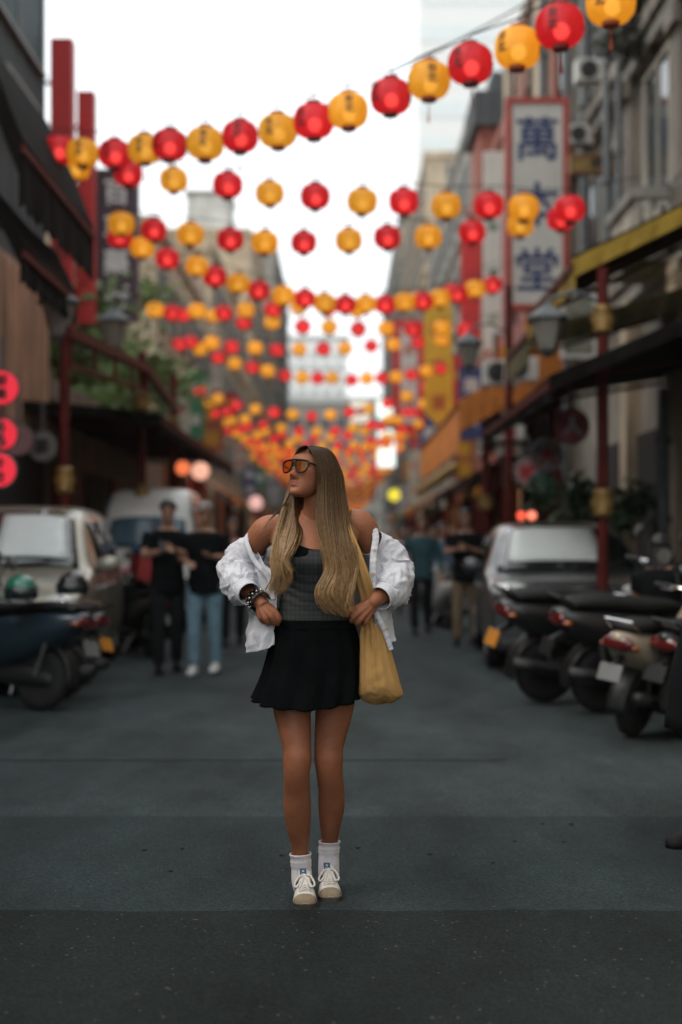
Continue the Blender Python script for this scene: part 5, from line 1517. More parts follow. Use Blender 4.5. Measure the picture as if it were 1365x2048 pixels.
# loose threads on the torn left hem
fr_ = MB()
for k in range(26):
    a = wp(498+random.uniform(0, 30), 1262+random.uniform(0, 18), -.03+random.uniform(0, .03))
    fr_.tube([a, a+Vector((random.uniform(-.006, .006), -.004, -.018)), a+Vector((random.uniform(-.012, .012), 0, -.036-random.uniform(0, .015)))], .0008, 4)
wbuild(fr_, 'frayed_thread', M_shirt, shirt, WROOT)['kind'] = 'stuff'

# ---------------------------------------------------------------- studded cuff bracelet, ring
M_leather = mat('black_leather', (.012, .009, .008), rough=.45, var=.3, scale=40, bump=.2, bscale=90)
M_silver = mat('silver', (.75, .68, .6), rough=.22, metal=1.0, var=.05)
ax = (wp(526, 1209, -.055) - wp(498, 1186, .02)).normalized()
bc = wp(517, 1201, -.026)
xx = ax.cross(Vector((0, 1, 0))).normalized(); yy = ax.cross(xx)
br = MB(); P = []
for i, (h, r) in enumerate(((-.022, .036), (-.024, .038), (-.015, .042), (.015, .042), (.024, .038), (.022, .036), (-.022, .036))):
    P.append([bc + ax*h + xx*math.cos(2*PI*k/40)*r + yy*math.sin(2*PI*k/40)*r for k in range(40)])
br.grid(P, close_u=True)
bro = wbuild(br, 'bracelet', M_leather, woman, WROOT, smooth=True)
for k in range(14):
    a = 2*PI*k/14
    b = MB(); b.ball(bc + (xx*math.cos(a) + yy*math.sin(a))*.042, .0062, 10, 8); wbuild(b, 'stud', M_silver, bro, WROOT, smooth=True)
    for h in (-.015, .015):
        b = MB(); b.ball(bc + ax*h + (xx*math.cos(a+.22) + yy*math.sin(a+.22))*.0415, .0027, 8, 6); wbuild(b, 'stud', M_silver, bro, WROOT, smooth=True)
b = MB(); q = [wp(707, 1240, -.09) + Vector((.0105*math.cos(t), -.003*math.sin(t), .0105*math.sin(t))) for t in np.linspace(0, 2*PI, 22)]
b.tube(q, .0014, 6); wbuild(b, 'ring', M_silver, woman, WROOT, smooth=True)

# ---------------------------------------------------------------- socks and shoes
M_sock = mat('white_sock', (.70, .66, .68), rough=.95, var=.05, scale=20, bump=.0)
def sock(L, top, lean):
    rows = []
    for py, a, b, d in L:
        c = wp((a+b)/2, py, d); rows.append([*c, (b-a)/2/547*(1+d/5.2) + .0055])
    q = crom(rows, 70); P = []
    zt = top
    sel = [r for r in q if r[2] < zt]
    m = len(sel)
    for i, r in enumerate(sel):
        v = i/(m-1); row = []
        dz = zt - r[2]
        roll = .0035*math.exp(-((dz-.004)/.006)**2) + .0035*math.exp(-((dz-.032)/.005)**2) + .003*math.exp(-((dz-.046)/.005)**2)
        for k in range(120):
            a = 2*PI*k/120
            rr = r[3] + roll + .0008*math.sin(a*30)
            row.append((r[0] + math.cos(a)*rr, r[1] + math.sin(a)*rr, r[2] + lean*math.cos(a)))
        P.append(row)
    mb = MB(); mb.grid(P, close_u=True); return mb
sL = sock(LEGL[-6:] + [(1790, 595, 619, .125)], wp(601, 1707, .10).z, .002)
sR = sock(LEGR[-5:] + [(1780, 646, 670, .21)], wp(660, 1682, .16).z, .0)
for q in (sL, sR): wbuild(q, 'sock', M_sock, woman, WROOT, smooth=True, solid=.002)

M_white_l = mat('white_leather', (.66, .62, .56), rough=.45, var=.08, scale=14, bump=.15, bscale=60)
M_suede = mat('tan_suede', (.25, .19, .125), rough=.95, var=.15, scale=30)
M_gum = mat('gum_sole', (.045, .035, .028), rough=.7, var=.15, scale=20)
M_navy = mat('dark_stripe', (.012, .014, .022), rough=.5)
M_lace = mat('lace', (.68, .63, .58), rough=.9, var=.05)
M_blue = mat('blue_label', (.015, .07, .16), rough=.6, var=.1)
SHOE = [ # y forward, half width, top, bottom of upper
    (-.128, .012, .050, .012), (-.122, .024, .064, .012), (-.10, .031, .073, .012), (-.07, .033, .078, .012), (-.03, .033, .080, .012), (.0, .035, .076, .012),
    (.035, .039, .066, .012), (.07, .0415, .055, .012), (.095, .0405, .048, .012), (.115, .035, .041, .012), (.127, .025, .032, .012), (.132, .014, .022, .012)]
def shoe_pt(o, s, ang, x, y, z):
    """local to the place"""
    c, sn = math.cos(ang), math.sin(ang)
    x *= s; y *= s; z *= s
    return (o[0] + x*c - y*sn*-1*0 + y*sn, o[1] - y*c + x*sn, o[2] + z)
def make_shoe(o, ang, side, pitch=0.0):
    s = 1.0
    def T(x, y, z):
        # heel lifts about the toe ball
        if pitch: z += max(0, (.06 - y))*pitch
        return shoe_pt(o, s, ang, x, y, z)
    rows = crom(SHOE, 60); N = 44
    def upper(rows, grow=0.0, a0=0, a1=PI, closed=True, n=N):
        P = []
        for y, w, t, b in rows:
            row = []
            for k in range(n):
                a = a0 + (a1-a0)*k/(n-1)
                cx = math.cos(a); sz = math.sin(a)
                e = .72
                x = (w+grow)*math.copysign(abs(cx)**e, cx); z = b + (t+grow-b)*abs(sz)**.85
                row.append(T(x, y, z))
            P.append(row)
        m = MB(); m.grid(P); return m
    root = None
    up = upper(rows)
    # close heel and toe
    sh = wbuild(up, 'shoe', M_white_l, woman, WROOT, smooth=True, solid=.002)
    so = MB(); P = []
    outl = []
    for y, w, t, b in rows: outl.append((w+.003, y*1.03))
    for y, w, t, b in rows[::-1]: outl.append((-w-.003, y*1.03))
    for z, g in ((0.0, -.004), (.004, 0), (.015, .001), (.019, -.001)):
        P.append([T(x + math.copysign(g, x), y, z) for x, y in outl])
    so.grid(P, close_u=True)
    so.f.append(tuple(range(len(outl)))); so.mi.append(0)
    so.f.append(tuple(reversed(range(3*len(outl), 4*len(outl))))); so.mi.append(0)
    wbuild(so, 'sole', M_gum, sh, WROOT, smooth=False)
    tcap = [r for r in rows if r[0] > .096]
    tcm = upper(tcap, .0022); tcm.f.append(tuple(range(len(tcm.v)-44, len(tcm.v)))); tcm.mi.append(0)
    wbuild(tcm, 'toe_cap', M_suede, sh, WROOT, smooth=True, solid=.001)
    # three stripes each flank
    for sd in (0, 1):
        for k in range(3):
            ya = -.045 + k*.028
            m = MB(); P = []
            for i in range(10):
                f = i/9; y0 = ya + f*.020; row = []
                an = (.12 + f*1.15) if sd == 0 else PI - (.12 + f*1.15)
                for yy_ in (y0, y0+.012):
                    r = [np.interp(yy_, rows[:, 0], rows[:, q]) for q in range(4)]
                    cx, sz = math.cos(an), math.sin(an)
                    row.append(T((r[1]+.0022)*math.copysign(abs(cx)**.72, cx), yy_, r[3] + (r[2]+.0022-r[3])*abs(sz)**.85))
                P.append(row)
            m.grid(P); wbuild(m, 'stripe', M_navy, sh, WROOT, smooth=True, solid=.001)
    # tongue rising against the ankle
    m = MB(); P = []
    for i in range(12):
        f = i/11; y = .060 - f*.088; z = .056 + f*.050; w = .015 + f*.009
        P.append([T(w*(k/4-1), y + .006*abs(k/4-1), z - .008*abs(k/4-1)**2) for k in range(9)])
    m.grid(P); tg_ = wbuild(m, 'tongue', M_white_l, sh, WROOT, smooth=True, solid=.005)
    yl, zl_ = -.020, .1015
    m = MB(); fx = -.006
    m.add([T(fx-.010, yl+.0145, zl_-.0035+.001), T(fx+.010, yl+.0145, zl_-.0035+.001), T(fx+.010, yl-.001, zl_+.018-.007), T(fx-.010, yl-.001, zl_+.018-.007)], [(0, 1, 2, 3)])
    P_ = [Vector(T(fx+a, yl+b+.0085, zl_+c)) for a, b, c in ((-.012, .012, -.012), (.012, .012, -.012), (.012, -.004, .012), (-.012, -.004, .012))]
    m = MB(); m.add(P_, [(0, 1, 2, 3)]); wbuild(m, 'tongue_label', M_blue, sh, WROOT, solid=.0015)
    # three-leaf emblem with bars, as printed on the label
    m = MB(); cC = (P_[0]+P_[1]+P_[2]+P_[3])/4; ex = (P_[1]-P_[0])/2; ez = (P_[3]-P_[0])/2; nn_ = ex.cross(ez).normalized()*.0022
    for a in (-.75, 0, .75):
        dx, dz = math.sin(a), math.cos(a)
        L = [(0, -.15), (.16, .15), (.16, .42), (0, .68), (-.16, .42), (-.16, .15)]
        m.add([cC + nn_ + ex*.78*(p*dz + q*dx) + ez*.78*(-p*dx + q*dz + .05) for p, q in L], [(0, 1, 2, 3, 4, 5)])
    m.add([cC + nn_ + ex*p + ez*q for p, q in ((-.55, -.5), (.55, -.5), (.55, -.38), (-.55, -.38))], [(0, 1, 2, 3)])
    m.add([cC + nn_ + ex*p + ez*q for p, q in ((-.55, -.75), (.55, -.75), (.55, -.63), (-.55, -.63))], [(0, 1, 2, 3)])
    wbuild(m, 'emblem', M_lace, sh, WROOT)
    # laces
    for k in range(6):
        y = .074 - k*.014
        t = np.interp(y, rows[:, 0], rows[:, 2])
        for sg in (-1, 1):
            m = MB(); m.tube([Vector(T(sg*-.022, y+.006, t-.002)), Vector(T(0, y, t+.007)), Vector(T(sg*.022, y-.009, t+.001))], .0034, 6, flat=.6)
            wbuild(m, 'lace', M_lace, sh, WROOT, smooth=True)
    kz = .084; ky = .002
    for pts in (((0, ky, kz+.008), (.020, ky+.010, kz+.010), (.036, ky+.035, kz-.014), (.026, ky+.045, kz-.022), (.010, ky+.016, kz+.004)),
                ((0, ky, kz+.008), (-.020, ky+.010, kz+.006), (-.038, ky+.028, kz-.018), (-.030, ky+.040, kz-.024), (-.008, ky+.016, kz+.004)),
                ((0, ky, kz+.006), (.010, ky+.024, kz-.002), (.024, ky+.062, kz-.022)),
                ((0, ky, kz+.006), (-.008, ky+.024, kz-.004), (-.020, ky+.058, kz-.024))):
        m = MB(); m.tube([Vector(T(*p)) for p in crom(pts, 16)], .0038, 6); wbuild(m, 'lace', M_lace, sh, WROOT, smooth=True)
    b = MB(); b.ball(T(0, ky, kz+.007), .0075, 10, 8); wbuild(b, 'lace', M_lace, sh, WROOT, smooth=True)
    # side facing eyestay panels
    return sh
f1 = at(608, 1819, 5.105); f2_ = at(657, 1806, 5.205)
make_shoe(Vector((f1.x, 5.105+.134, .002)), R(2), 0)
make_shoe(Vector((f2_.x, 5.200+.134, .002)), R(4), 1, pitch=.0)

# ---------------------------------------------------------------- mustard tote bag on her shoulder
M_tote = mat('mustard_cotton', (.47, .27, .095), rough=.95, var=.10, scale=14, bump=.15, bscale=60, spec=.15)
TROOT = Vector(wp(757, 1400, .0)); 
tote = thing('tote_bag', 'slouchy mustard yellow cotton tote bag hanging from the blonde woman\'s shoulder', 'bag', TROOT)
TB = [ # py, x left, x right, d, half depth
    (1246, 724, 758, -.02, .020), (1262, 722, 770, -.02, .030), (1290, 721, 780, -.015, .042), (1325, 720, 790, -.01, .055), (1355, 719, 798, -.01, .060), (1378, 718, 804, -.01, .056), (1391, 719, 806, -.005, .045), (1401, 727, 792, 0, .030), (1408, 742, 772, 0, .012)]
rows = []
for py, a, b, d, h in TB:
    c = wp((a+b)/2, py, d); rows.append([*c, (b-a)/2/547, h])
q = crom(rows, 90); P = []
for i, r in enumerate(q):
    v = i/89; row = []
    for k in range(130):
        a = 2*PI*k/130; ct, st = math.cos(a), math.sin(a)
        x = r[3]*ct; y = r[4]*math.copysign(abs(st)**.9, st)
        # long drag folds fanning from the strap
        ph = (x/ max(r[3], .01))*4.2 + 1.2*v
        rd = (1-abs(math.sin(ph*1.7 + .8*math.sin(v*5)))*1.6)
        f = .0042*rd*(1-v)**.8*(1.0 if x < .01 else .45) + .0035*noise.noise(Vector((x*16+3, y*10, v*2))) + .0022*noise.noise(Vector((x*50, y*20, v*10+4)))
        f *= min(1, (1-v)*5+.3)
        row.append((r[0]+x + ct*f*.5, r[1]+y + st*f*1.6 - (.0), r[2] + .010*noise.noise(Vector((x*30, 1, 4)))*v))
    P.append(row)
m = MB(); m.grid(P, close_u=True); m.f.append(tuple(range(130))); m.mi.append(0); m.f.append(tuple(reversed(range(89*130, 90*130)))); m.mi.append(0)
wbuild(m, 'bag_body', M_tote, tote, TROOT, smooth=True)
def strap(pts, n=80, seed=0):
    """px, py, d, width px, gathered into folds"""
    rows = [[*wp(a, b, d), w/547] for a, b, d, w in pts]
    q = crom(rows, n); P = []
    for i, r in enumerate(q):
        t = q[min(i+1, n-1)][:3] - q[max(i-1, 0)][:3]; t /= np.linalg.norm(t)
        s = np.cross(t, np.array([0, 1, 0.])); s /= (np.linalg.norm(s)+1e-9); o_ = np.cross(s, t)
        row = []
        for k in range(40):
            a = 2*PI*k/40; x = math.cos(a)*r[3]/2; y = math.sin(a)*(.010)
            x01 = math.cos(a)
            y += math.sin(a)*(.0045*math.cos(x01*7.5+seed) )
            row.append(tuple(r[:3] + s*x + o_*y))
        P.append(row)
    m = MB(); m.grid(P, close_u=True); return m
st1 = strap([(684, 1030, .16, 10), (688, 1022, .09, 10), (692, 1034, .0, 10), (699, 1062, -.055, 13), (708, 1095, -.080, 22), (718, 1130, -.09, 28), (728, 1165, -.085, 31), (737, 1200, -.055, 31), (741, 1230, -.03, 30), (746, 1262, -.035, 36)])
wbuild(st1, 'strap', M_tote, tote, TROOT, smooth=True)
st2 = strap([(690, 1030, .17, 18), (712, 1060, .19, 16), (728, 1120, .20, 18), (738, 1190, .17, 20), (742, 1240, .06, 26), (745, 1264, .01, 34)], seed=2)
wbuild(st2, 'strap', M_tote, tote, TROOT, smooth=True)
# ================================================================== people further down the street
M_bgskin = mat('skin_far', (.36, .19, .125), rough=.55, var=.08, scale=6)
M_hairblk = mat('black_hair', (.008, .007, .006), rough=.5, var=.3, scale=30)
M_hairgrey = mat('grey_cap', (.30, .28, .25), rough=.8, var=.2, scale=20)
def cl(name, c, r=.9): return mat(name, c, rough=r, var=.15, scale=5, bump=.3, bscale=12, spec=.12)
C_black = cl('black_tshirt', (.005, .006, .007)); C_char = cl('charcoal_trousers', (.012, .013, .015)); C_jean = cl('pale_jeans', (.16, .26, .32)); C_khaki = cl('khaki_trousers', (.22, .155, .10))
C_whsh = mat('white_trainer', (.6, .6, .58), rough=.6); C_bksh = mat('black_shoe', (.006, .006, .006), rough=.7, spec=.2); C_blue = cl('blue_shirt', (.10, .18, .28)); C_pink = cl('pink_blouse', (.42, .30, .30))
C_grey = cl('grey_shirt', (.10, .10, .10)); C_green = cl('green_shirt', (.05, .12, .08)); C_wht = cl('white_shirt', (.42, .42, .42)); C_brn = cl('brown_jacket', (.10, .06, .04)); C_teal = cl('teal_jacket', (.04, .09, .10))
def seg_hand(w, d, side, s=1.0):
    d = d.normalized(); sx = Vector((side, 0, 0)); sx = (sx - d*sx.dot(d)).normalized(); nrm = d.cross(sx)
    o = MB()
    for k, (off, ln) in enumerate(((-.03, .075), (-.01, .085), (.01, .08), (.028, .062))):
        a = w; b = w + d*.085*s + sx*off*s; c = b + d*ln*.55*s + nrm*.012*s; e = c + d*ln*.45*s + nrm*.03*s
        o = merge(o, limb([(a, .018*s), (b, .012*s), (c, .009*s), (e, .0075*s)], 8, 10))
    o = merge(o, limb([(w, .018*s), (w + d*.04*s - sx*.035*s, .012*s), (w + d*.075*s - sx*.055*s, .010*s), (w + d*.10*s - sx*.052*s, .008*s)], 8, 10))
    return o
def person(label, px, pyfeet, h=1.72, yaw=0.0, headyaw=0.0, pitch=0.0, top=None, legs=None, shoes=None, hair=None, cap=False, longhair=False, arms=None, stride=.12, sleeve=.6, skirt=None, sit=0.0, build=1.0, group=None, Y=None, long_sleeve=False, mass=1.0, vox=.014):
    Y = Y or CAM_H*FPX/(pyfeet-HOR)
    root = thing('person', label, 'person', (gx(px, Y), Y, 0), yaw, group)
    s = h/1.72; V = Vector
    lean = 0
    hipz = .90*s - sit
    hip = V((0, 0, hipz)); mt = top or C_black
    sh_z = hipz + .52*s; b = build
    if arms is None: arms = (((-.27, .02, -.28), (-.29, -.05, -.52)), ((.27, .02, -.28), (.29, -.05, -.52)))
    head_c = V((0, -.02*s, hipz + .72*s))
    # skin
    sk = MB(); HVl, HFl = head_mesh(False)
    sk.add([tuple(p) for p in head_place(HVl, head_c, headyaw, pitch, 0, 1.02*s)], HFl)
    sk = merge(sk, limb([(V((0, .01, hipz+.66*s)), .055*s), (V((0, .015, hipz+.55*s)), .056*s), (V((0, .02, hipz+.48*s)), .09*s)], 12, 10))
    tors = [(0, 0, hipz-.06*s, .15*b, .11*b), (0, 0, hipz+.05*s, .16*b, .12*b), (0, 0, hipz+.2*s, .145*b*mass, .115*b*mass), (0, 0, hipz+.36*s, .175*b, .125*b), (0, .01, hipz+.47*s, .185*b, .11*b), (0, .015, hipz+.53*s, .12*b, .075*b), (0, .015, hipz+.56*s, .06*b, .05*b)]
    sk = merge(sk, loft_rings(smooth_rings([list(t) for t in tors], 22), 20, 2.2))
    armp = []
    for sd, (el, wr) in zip((-1, 1), arms):
        S = V((sd*.19*b, .015, sh_z-.03*s)); E = V(el)*s + V((0, 0, sh_z)); Wp = V(wr)*s + V((0, 0, sh_z))
        E = E if abs(el[2]) < 9 else E
        sk = merge(sk, limb([(S, .052*s), (S*.5+E*.5, .045*s), (E, .038*s), (E*.5+Wp*.5, .036*s), (Wp, .024*s)], 12, 24)); sk = merge(sk, seg_hand(Wp, (Wp-E), sd if True else 1, s))
        armp.append((S, E, Wp))
    legp = []
    for sd in (-1, 1):
        st = stride*sd*s
        H = V((sd*.095*b, 0, hipz)); 
        if sit: K = V((sd*.12, -.42*s, hipz+.02)); A = V((sd*.13, -.44*s, .08))
        else: K = V((sd*.10*b, st*.55 - .02, .48*s)); A = V((sd*.10*b, st + .03, .09*s + max(0, st)*.25))
        legp.append((H, K, A))
        sk = merge(sk, limb([(H, .085*s*b), (H*.5+K*.5, .072*s*b), (K, .055*s), (K*.6+A*.4, .052*s), (A, .036*s)], 14, 26))
    SV, SF = remeshed('body', sk, vox, 2, .5); zero = (0, 0, 0)
    o = finish('body', SV, SF, M_bgskin, root, zero)
    # top
    tp = loft_rings(smooth_rings([[t[0], t[1], t[2], t[3]+.014, t[4]+.016] for t in ([(0, 0, hipz-.10*s, .165*b*max(mass, 1), .12*b*mass)] + tors[1:6])], 22), 20, 2.2)
    for S, E, Wp in armp:
        end = E + (Wp-E)*.92 if long_sleeve else S + (E-S)*(sleeve+.1)
        if long_sleeve: tp = merge(tp, limb([(S, .066*s), (S*.5+E*.5, .060*s), (E, .055*s), (end, .040*s)], 12, 20))
        else: tp = merge(tp, limb([(S, .066*s), (S*.5+end*.5, .062*s), (end, .060*s)], 12, 12))
    TV, TF = remeshed('top', tp, vox, 2, .5)
    TV = np.array([[p[0] + .004*noise.noise(Vector(p)*14), p[1] + .012*noise.noise(Vector(p)*9), p[2]] for p in TV])
    finish('shirt' if not long_sleeve else 'jacket', TV, TF, mt, root, zero)
    lg = MB()
    if skirt:
        q = [(0, 0, hipz+.10*s, .15*b, .12*b), (0, 0, hipz-.1*s, .18*b, .14*b), (0, 0, hipz-.4*s, .22*b, .17*b)]
        lg = loft_rings(smooth_rings([list(t) for t in q], 14), 20, 2.1)
        finish('skirt', *remeshed('skirt', lg, vox, 2, .5), skirt, root, zero)
    else:
        lg = loft_rings(smooth_rings([list(t) for t in ((0, 0, hipz-.10*s, .14*b, .11*b), (0, 0, hipz, .165*b, .125*b), (0, 0, hipz+.08*s, .155*b, .12*b))], 8), 18, 2.2)
        for H, K, A in legp:
            lg = merge(lg, limb([(H, .094*s*b), (H*.5+K*.5, .085*s*b), (K, .070*s), (K*.4+A*.6, .066*s), (A + V((0, 0, .0)), .058*s)], 14, 24))
        LVv, LF = remeshed('trousers', lg, vox, 2, .5)
        LVv = np.array([[p[0] + .005*noise.noise(Vector(p)*16), p[1] + .010*noise.noise(Vector(p)*11), p[2]] for p in LVv])
        finish('trousers', LVv, LF, legs or C_char, root, zero)
    for H, K, A in legp:
        m = MB(); c = V((A.x, A.y-.06*s, max(0, A.z-.09*s)))
        m.grid([[c + V((x*w, y, z)) for x, z in ((-1, 0), (-1, .03), (-.7, hh), (.7, hh), (1, .03), (1, 0))] for y, w, hh in ((-.16*s, .02, .03), (-.14*s, .04, .045), (-.07*s, .048, .06), (0, .042, .09), (.08*s, .038, .10), (.12*s, .03, .08))], close_u=True)
        n = len(m.v); m.f.append(tuple(range(6))); m.mi.append(0); m.f.append(tuple(range(n-6, n))); m.mi.append(0)
        m.build('shoe', shoes or C_bksh, root, smooth=True, weld=.0005)
    # hair
    hm = MB(); hr = []
    for i in range(9):
        t = i/8; row = []
        for k in range(20):
            a = 2*PI*k/20; bk = max(0, -math.sin(a))*0
            th = t*(1.75 if math.sin(a) > .2 else (1.0 if math.sin(a) < -.2 else 1.45))
            row.append((math.sin(th)*math.cos(a)*.083, -(math.sin(th)*math.sin(a)*-.108) , .012 + math.cos(th)*.098))
        hr.append(row)
    # local forward is second value: put back of the head at negative forward
    P = [[tuple(head_place([[p[0], -p[1]-.004, p[2]]], head_c, headyaw, pitch, 0, 1.04*s)[0]) for p in row] for row in hr]
    hm.grid(P, close_u=True); hm.build('cap' if cap else 'hair', hair or M_hairblk, root, smooth=True, solid=.012, weld=.001)
    if cap:
        m = MB(); m.grid([[tuple(head_place([[x, .085+y, .045-y*.15]], head_c, headyaw, pitch, 0, 1.04*s)[0]) for x in (-.06, -.03, 0, .03, .06)] for y in (0, .03, .06)]); m.build('brim', hair, root, solid=.006)
    if longhair:
        m = MB()
        for i in range(40):
            a = PI*(.02 + .96*random.random()); x = math.cos(a)*.085; y = -math.sin(a)*.09 + .01
            pts = [head_place([[x*f, y*f2-.0, z]], head_c, headyaw, pitch, 0, s)[0] for f, f2, z in ((.8, .8, .07), (1.05, 1.0, -.02), (1.15, 1.05, -.14), (1.2, .95, -.26), (1.05, .9, -.36))]
            m.tube([Vector(p) for p in crom(pts, 9)], [.012, .014, .014, .014, .013, .012, .010, .008, .004], 5)
        m.build('hair', hair or M_hairblk, root, smooth=True)
    return root
PH = (((-.24, -.08, -.24), (-.08, -.28, -.20)), ((.24, -.06, -.26), (.06, -.27, -.19)))
HIPH = (((-.25, .0, -.26), (-.12, -.24, -.30)), ((.25, .0, -.26), (.14, -.24, -.24)))
p1 = person('man in black T-shirt and black trousers looking down at his phone', 336, 1345, 1.74, R(12), R(-8), R(-18), C_black, C_char, C_bksh, arms=PH, stride=.10)
ph = thing('phone', 'small dark phone held in both hands by the man in black trousers', 'phone', Vector(p1.location) + Vector((-.01, -.33, 1.26)), R(10))
m = MB(); m.box((-.036, -.004, -.05), (.036, .004, .08), Matrix.Rotation(R(-35), 3, 'X')); m.build('case', M_blk, ph); m = MB(); m.box((-.032, .0045, -.045), (.032, .0055, .075), Matrix.Rotation(R(-35), 3, 'X'), (0, 0, .015)); m.build('screen', M_glass, ph)
person('man in black T-shirt, pale blue jeans and white trainers with light grey cap', 410, 1347, 1.72, R(-6), R(-10), R(-4), C_black, C_jean, C_whsh, M_hairgrey, True, arms=HIPH, stride=.07)
person('woman with dark hair in pink blouse behind the man in pale jeans', 466, 1290, 1.62, R(5), 0, 0, C_pink, C_char, C_bksh, longhair=True, arms=HIPH)
person('man in black polo shirt and khaki trousers looking down beside the dark car', 932, 1290, 1.74, R(-10), R(-20), R(-12), C_black, C_khaki, C_bksh, arms=PH, stride=.10, mass=1.08)
person('man in open black jacket over blue shirt walking on the right', 843, 1268, 1.70, R(0), R(10), 0, C_teal, C_char, C_bksh, arms=None, stride=.13, long_sleeve=True)
person('person in pale blue shirt between the two men on the right', 884, 1250, 1.62, R(20), 0, R(-8), C_blue, C_char, C_bksh)
person('person in pink top just right of the blonde woman\'s shoulder', 812, 1225, 1.60, R(-10), 0, 0, C_pink, C_brn, C_bksh, longhair=True)
far = [(868, 1222, 'teal jacket and dark trousers', C_teal, C_char), (905, 1200, 'grey shirt and dark trousers', C_grey, C_char), (822, 1180, 'white shirt and khaki trousers', C_wht, C_khaki), (856, 1165, 'brown jacket and grey trousers', C_brn, C_grey), (797, 1150, 'blue shirt and khaki trousers', C_blue, C_khaki), (792, 1195, 'brown jacket and black trousers', C_brn, C_char), (760, 1178, 'white shirt and dark trousers', C_wht, C_char), (735, 1168, 'grey shirt and jeans', C_grey, C_jean), (715, 1160, 'black shirt and khaki trousers', C_black, C_khaki),
       (775, 1158, 'blue shirt and dark trousers', C_blue, C_char), (748, 1150, 'green shirt and dark trousers', C_green, C_char), (700, 1148, 'pink top and black trousers', C_pink, C_char), (727, 1142, 'white shirt and jeans', C_wht, C_jean),
       (525, 1172, 'brown jacket and jeans', C_brn, C_jean), (505, 1190, 'grey shirt and black trousers', C_grey, C_char)]
for i, (px, py, d, t, l) in enumerate(far):
    person(f'distant person in {d}, ' + ('right of the blonde woman' if px > 600 else 'left of the blonde woman'), px, py, random.uniform(1.6, 1.75), random.uniform(-.5, .5), 0, 0, t, l, C_bksh, group='distant people in the street', vox=.02)
# the passer-by at the right edge of the picture
pe = person('passer-by in long black coat and ankle boots cut off by the right edge', 1472, 1690, 1.66, R(-50), 0, 0, C_black, None, C_bksh, longhair=True, skirt=cl('tweed_skirt', (.16, .155, .14)), Y=6.25, long_sleeve=True, stride=.16, arms=(((-.21, .06, -.28), (-.15, .0, -.50)), ((.21, .06, -.28), (.15, .0, -.50))), vox=.010)
m = loft_rings(smooth_rings([[0, 0, .50, .30, .28], [0, 0, .75, .28, .25], [0, 0, 1.0, .225, .18], [0, 0, 1.2, .22, .175], [0, 0, 1.36, .24, .165], [0, .01, 1.44, .14, .1]], 24), 40, 2.2)
m.v = [(p[0]*(1+.05*math.sin(math.atan2(p[1], p[0])*9)*max(0, 1.1-p[2])), p[1]*(1+.05*math.sin(math.atan2(p[1], p[0])*9)*max(0, 1.1-p[2])), p[2]) for p in m.v]
m.build('coat', C_black, pe, smooth=True)
for sd in (-1, 1):
    m = MB(); yy = sd*.15 + .03
    m.lathe((sd*.10, yy, 0), [(.046, .05), (.05, .10), (.052, .17), (.048, .20)], 16); m.build('boot_shaft', C_bksh, pe, smooth=True)
person('woman with long black hair sitting on a parked scooter at the right', 1322, 1400, 1.60, R(150), R(-15), R(-10), C_black, C_char, C_bksh, longhair=True, arms=PH, sit=.22, Y=11.6)
# ================================================================== paper lanterns on strings
def paper(name, c, em, es, tint):
    m = bpy.data.materials.new(name); m.use_nodes = True; nt = m.node_tree
    for n in list(nt.nodes): nt.nodes.remove(n)
    out = nt.nodes.new('ShaderNodeOutputMaterial'); tc = nt.nodes.new('ShaderNodeTexCoord')
    nz = nt.nodes.new('ShaderNodeTexNoise'); nz.inputs['Scale'].default_value = 9; nt.links.new(tc.outputs['Object'], nz.inputs['Vector'])
    r = nt.nodes.new('ShaderNodeMapRange'); r.inputs['To Min'].default_value = .8; r.inputs['To Max'].default_value = 1.2; nt.links.new(nz.outputs['Fac'], r.inputs['Value'])
    oi = nt.nodes.new('ShaderNodeObjectInfo'); r0 = nt.nodes.new('ShaderNodeMapRange'); r0.inputs['To Min'].default_value = .85; r0.inputs['To Max'].default_value = 1.12; nt.links.new(oi.outputs['Random'], r0.inputs['Value'])
    ml = nt.nodes.new('ShaderNodeMath'); ml.operation = 'MULTIPLY'; nt.links.new(r.outputs[0], ml.inputs[0]); nt.links.new(r0.outputs[0], ml.inputs[1])
    vm = nt.nodes.new('ShaderNodeVectorMath'); vm.operation = 'SCALE'; vm.inputs[0].default_value = c; nt.links.new(ml.outputs[0], vm.inputs['Scale'])
    d = nt.nodes.new('ShaderNodeBsdfDiffuse'); t = nt.nodes.new('ShaderNodeBsdfTranslucent'); g = nt.nodes.new('ShaderNodeBsdfGlossy'); g.inputs['Roughness'].default_value = .4
    tp = nt.nodes.new('ShaderNodeBsdfTransparent'); tp.inputs[0].default_value = (*tint, 1)
    e = nt.nodes.new('ShaderNodeEmission'); e.inputs[0].default_value = (*em, 1); e.inputs[1].default_value = es
    nt.links.new(vm.outputs[0], d.inputs[0]); nt.links.new(vm.outputs[0], t.inputs[0])
    a = nt.nodes.new('ShaderNodeMixShader'); a.inputs[0].default_value = .55; nt.links.new(d.outputs[0], a.inputs[1]); nt.links.new(t.outputs[0], a.inputs[2])
    b = nt.nodes.new('ShaderNodeMixShader'); b.inputs[0].default_value = .04; nt.links.new(a.outputs[0], b.inputs[1]); nt.links.new(g.outputs[0], b.inputs[2])
    c_ = nt.nodes.new('ShaderNodeMixShader'); c_.inputs[0].default_value = .21; nt.links.new(b.outputs[0], c_.inputs[1]); nt.links.new(tp.outputs[0], c_.inputs[2])
    s = nt.nodes.new('ShaderNodeAddShader'); nt.links.new(c_.outputs[0], s.inputs[0]); nt.links.new(e.outputs[0], s.inputs[1])
    nt.links.new(s.outputs[0], out.inputs['Surface'])
    m.cycles.emission_sampling = 'NONE'
    return m
P_red = paper('red_paper', (.62, .022, .036), (1, .06, .08), .07, (1, .26, .26))
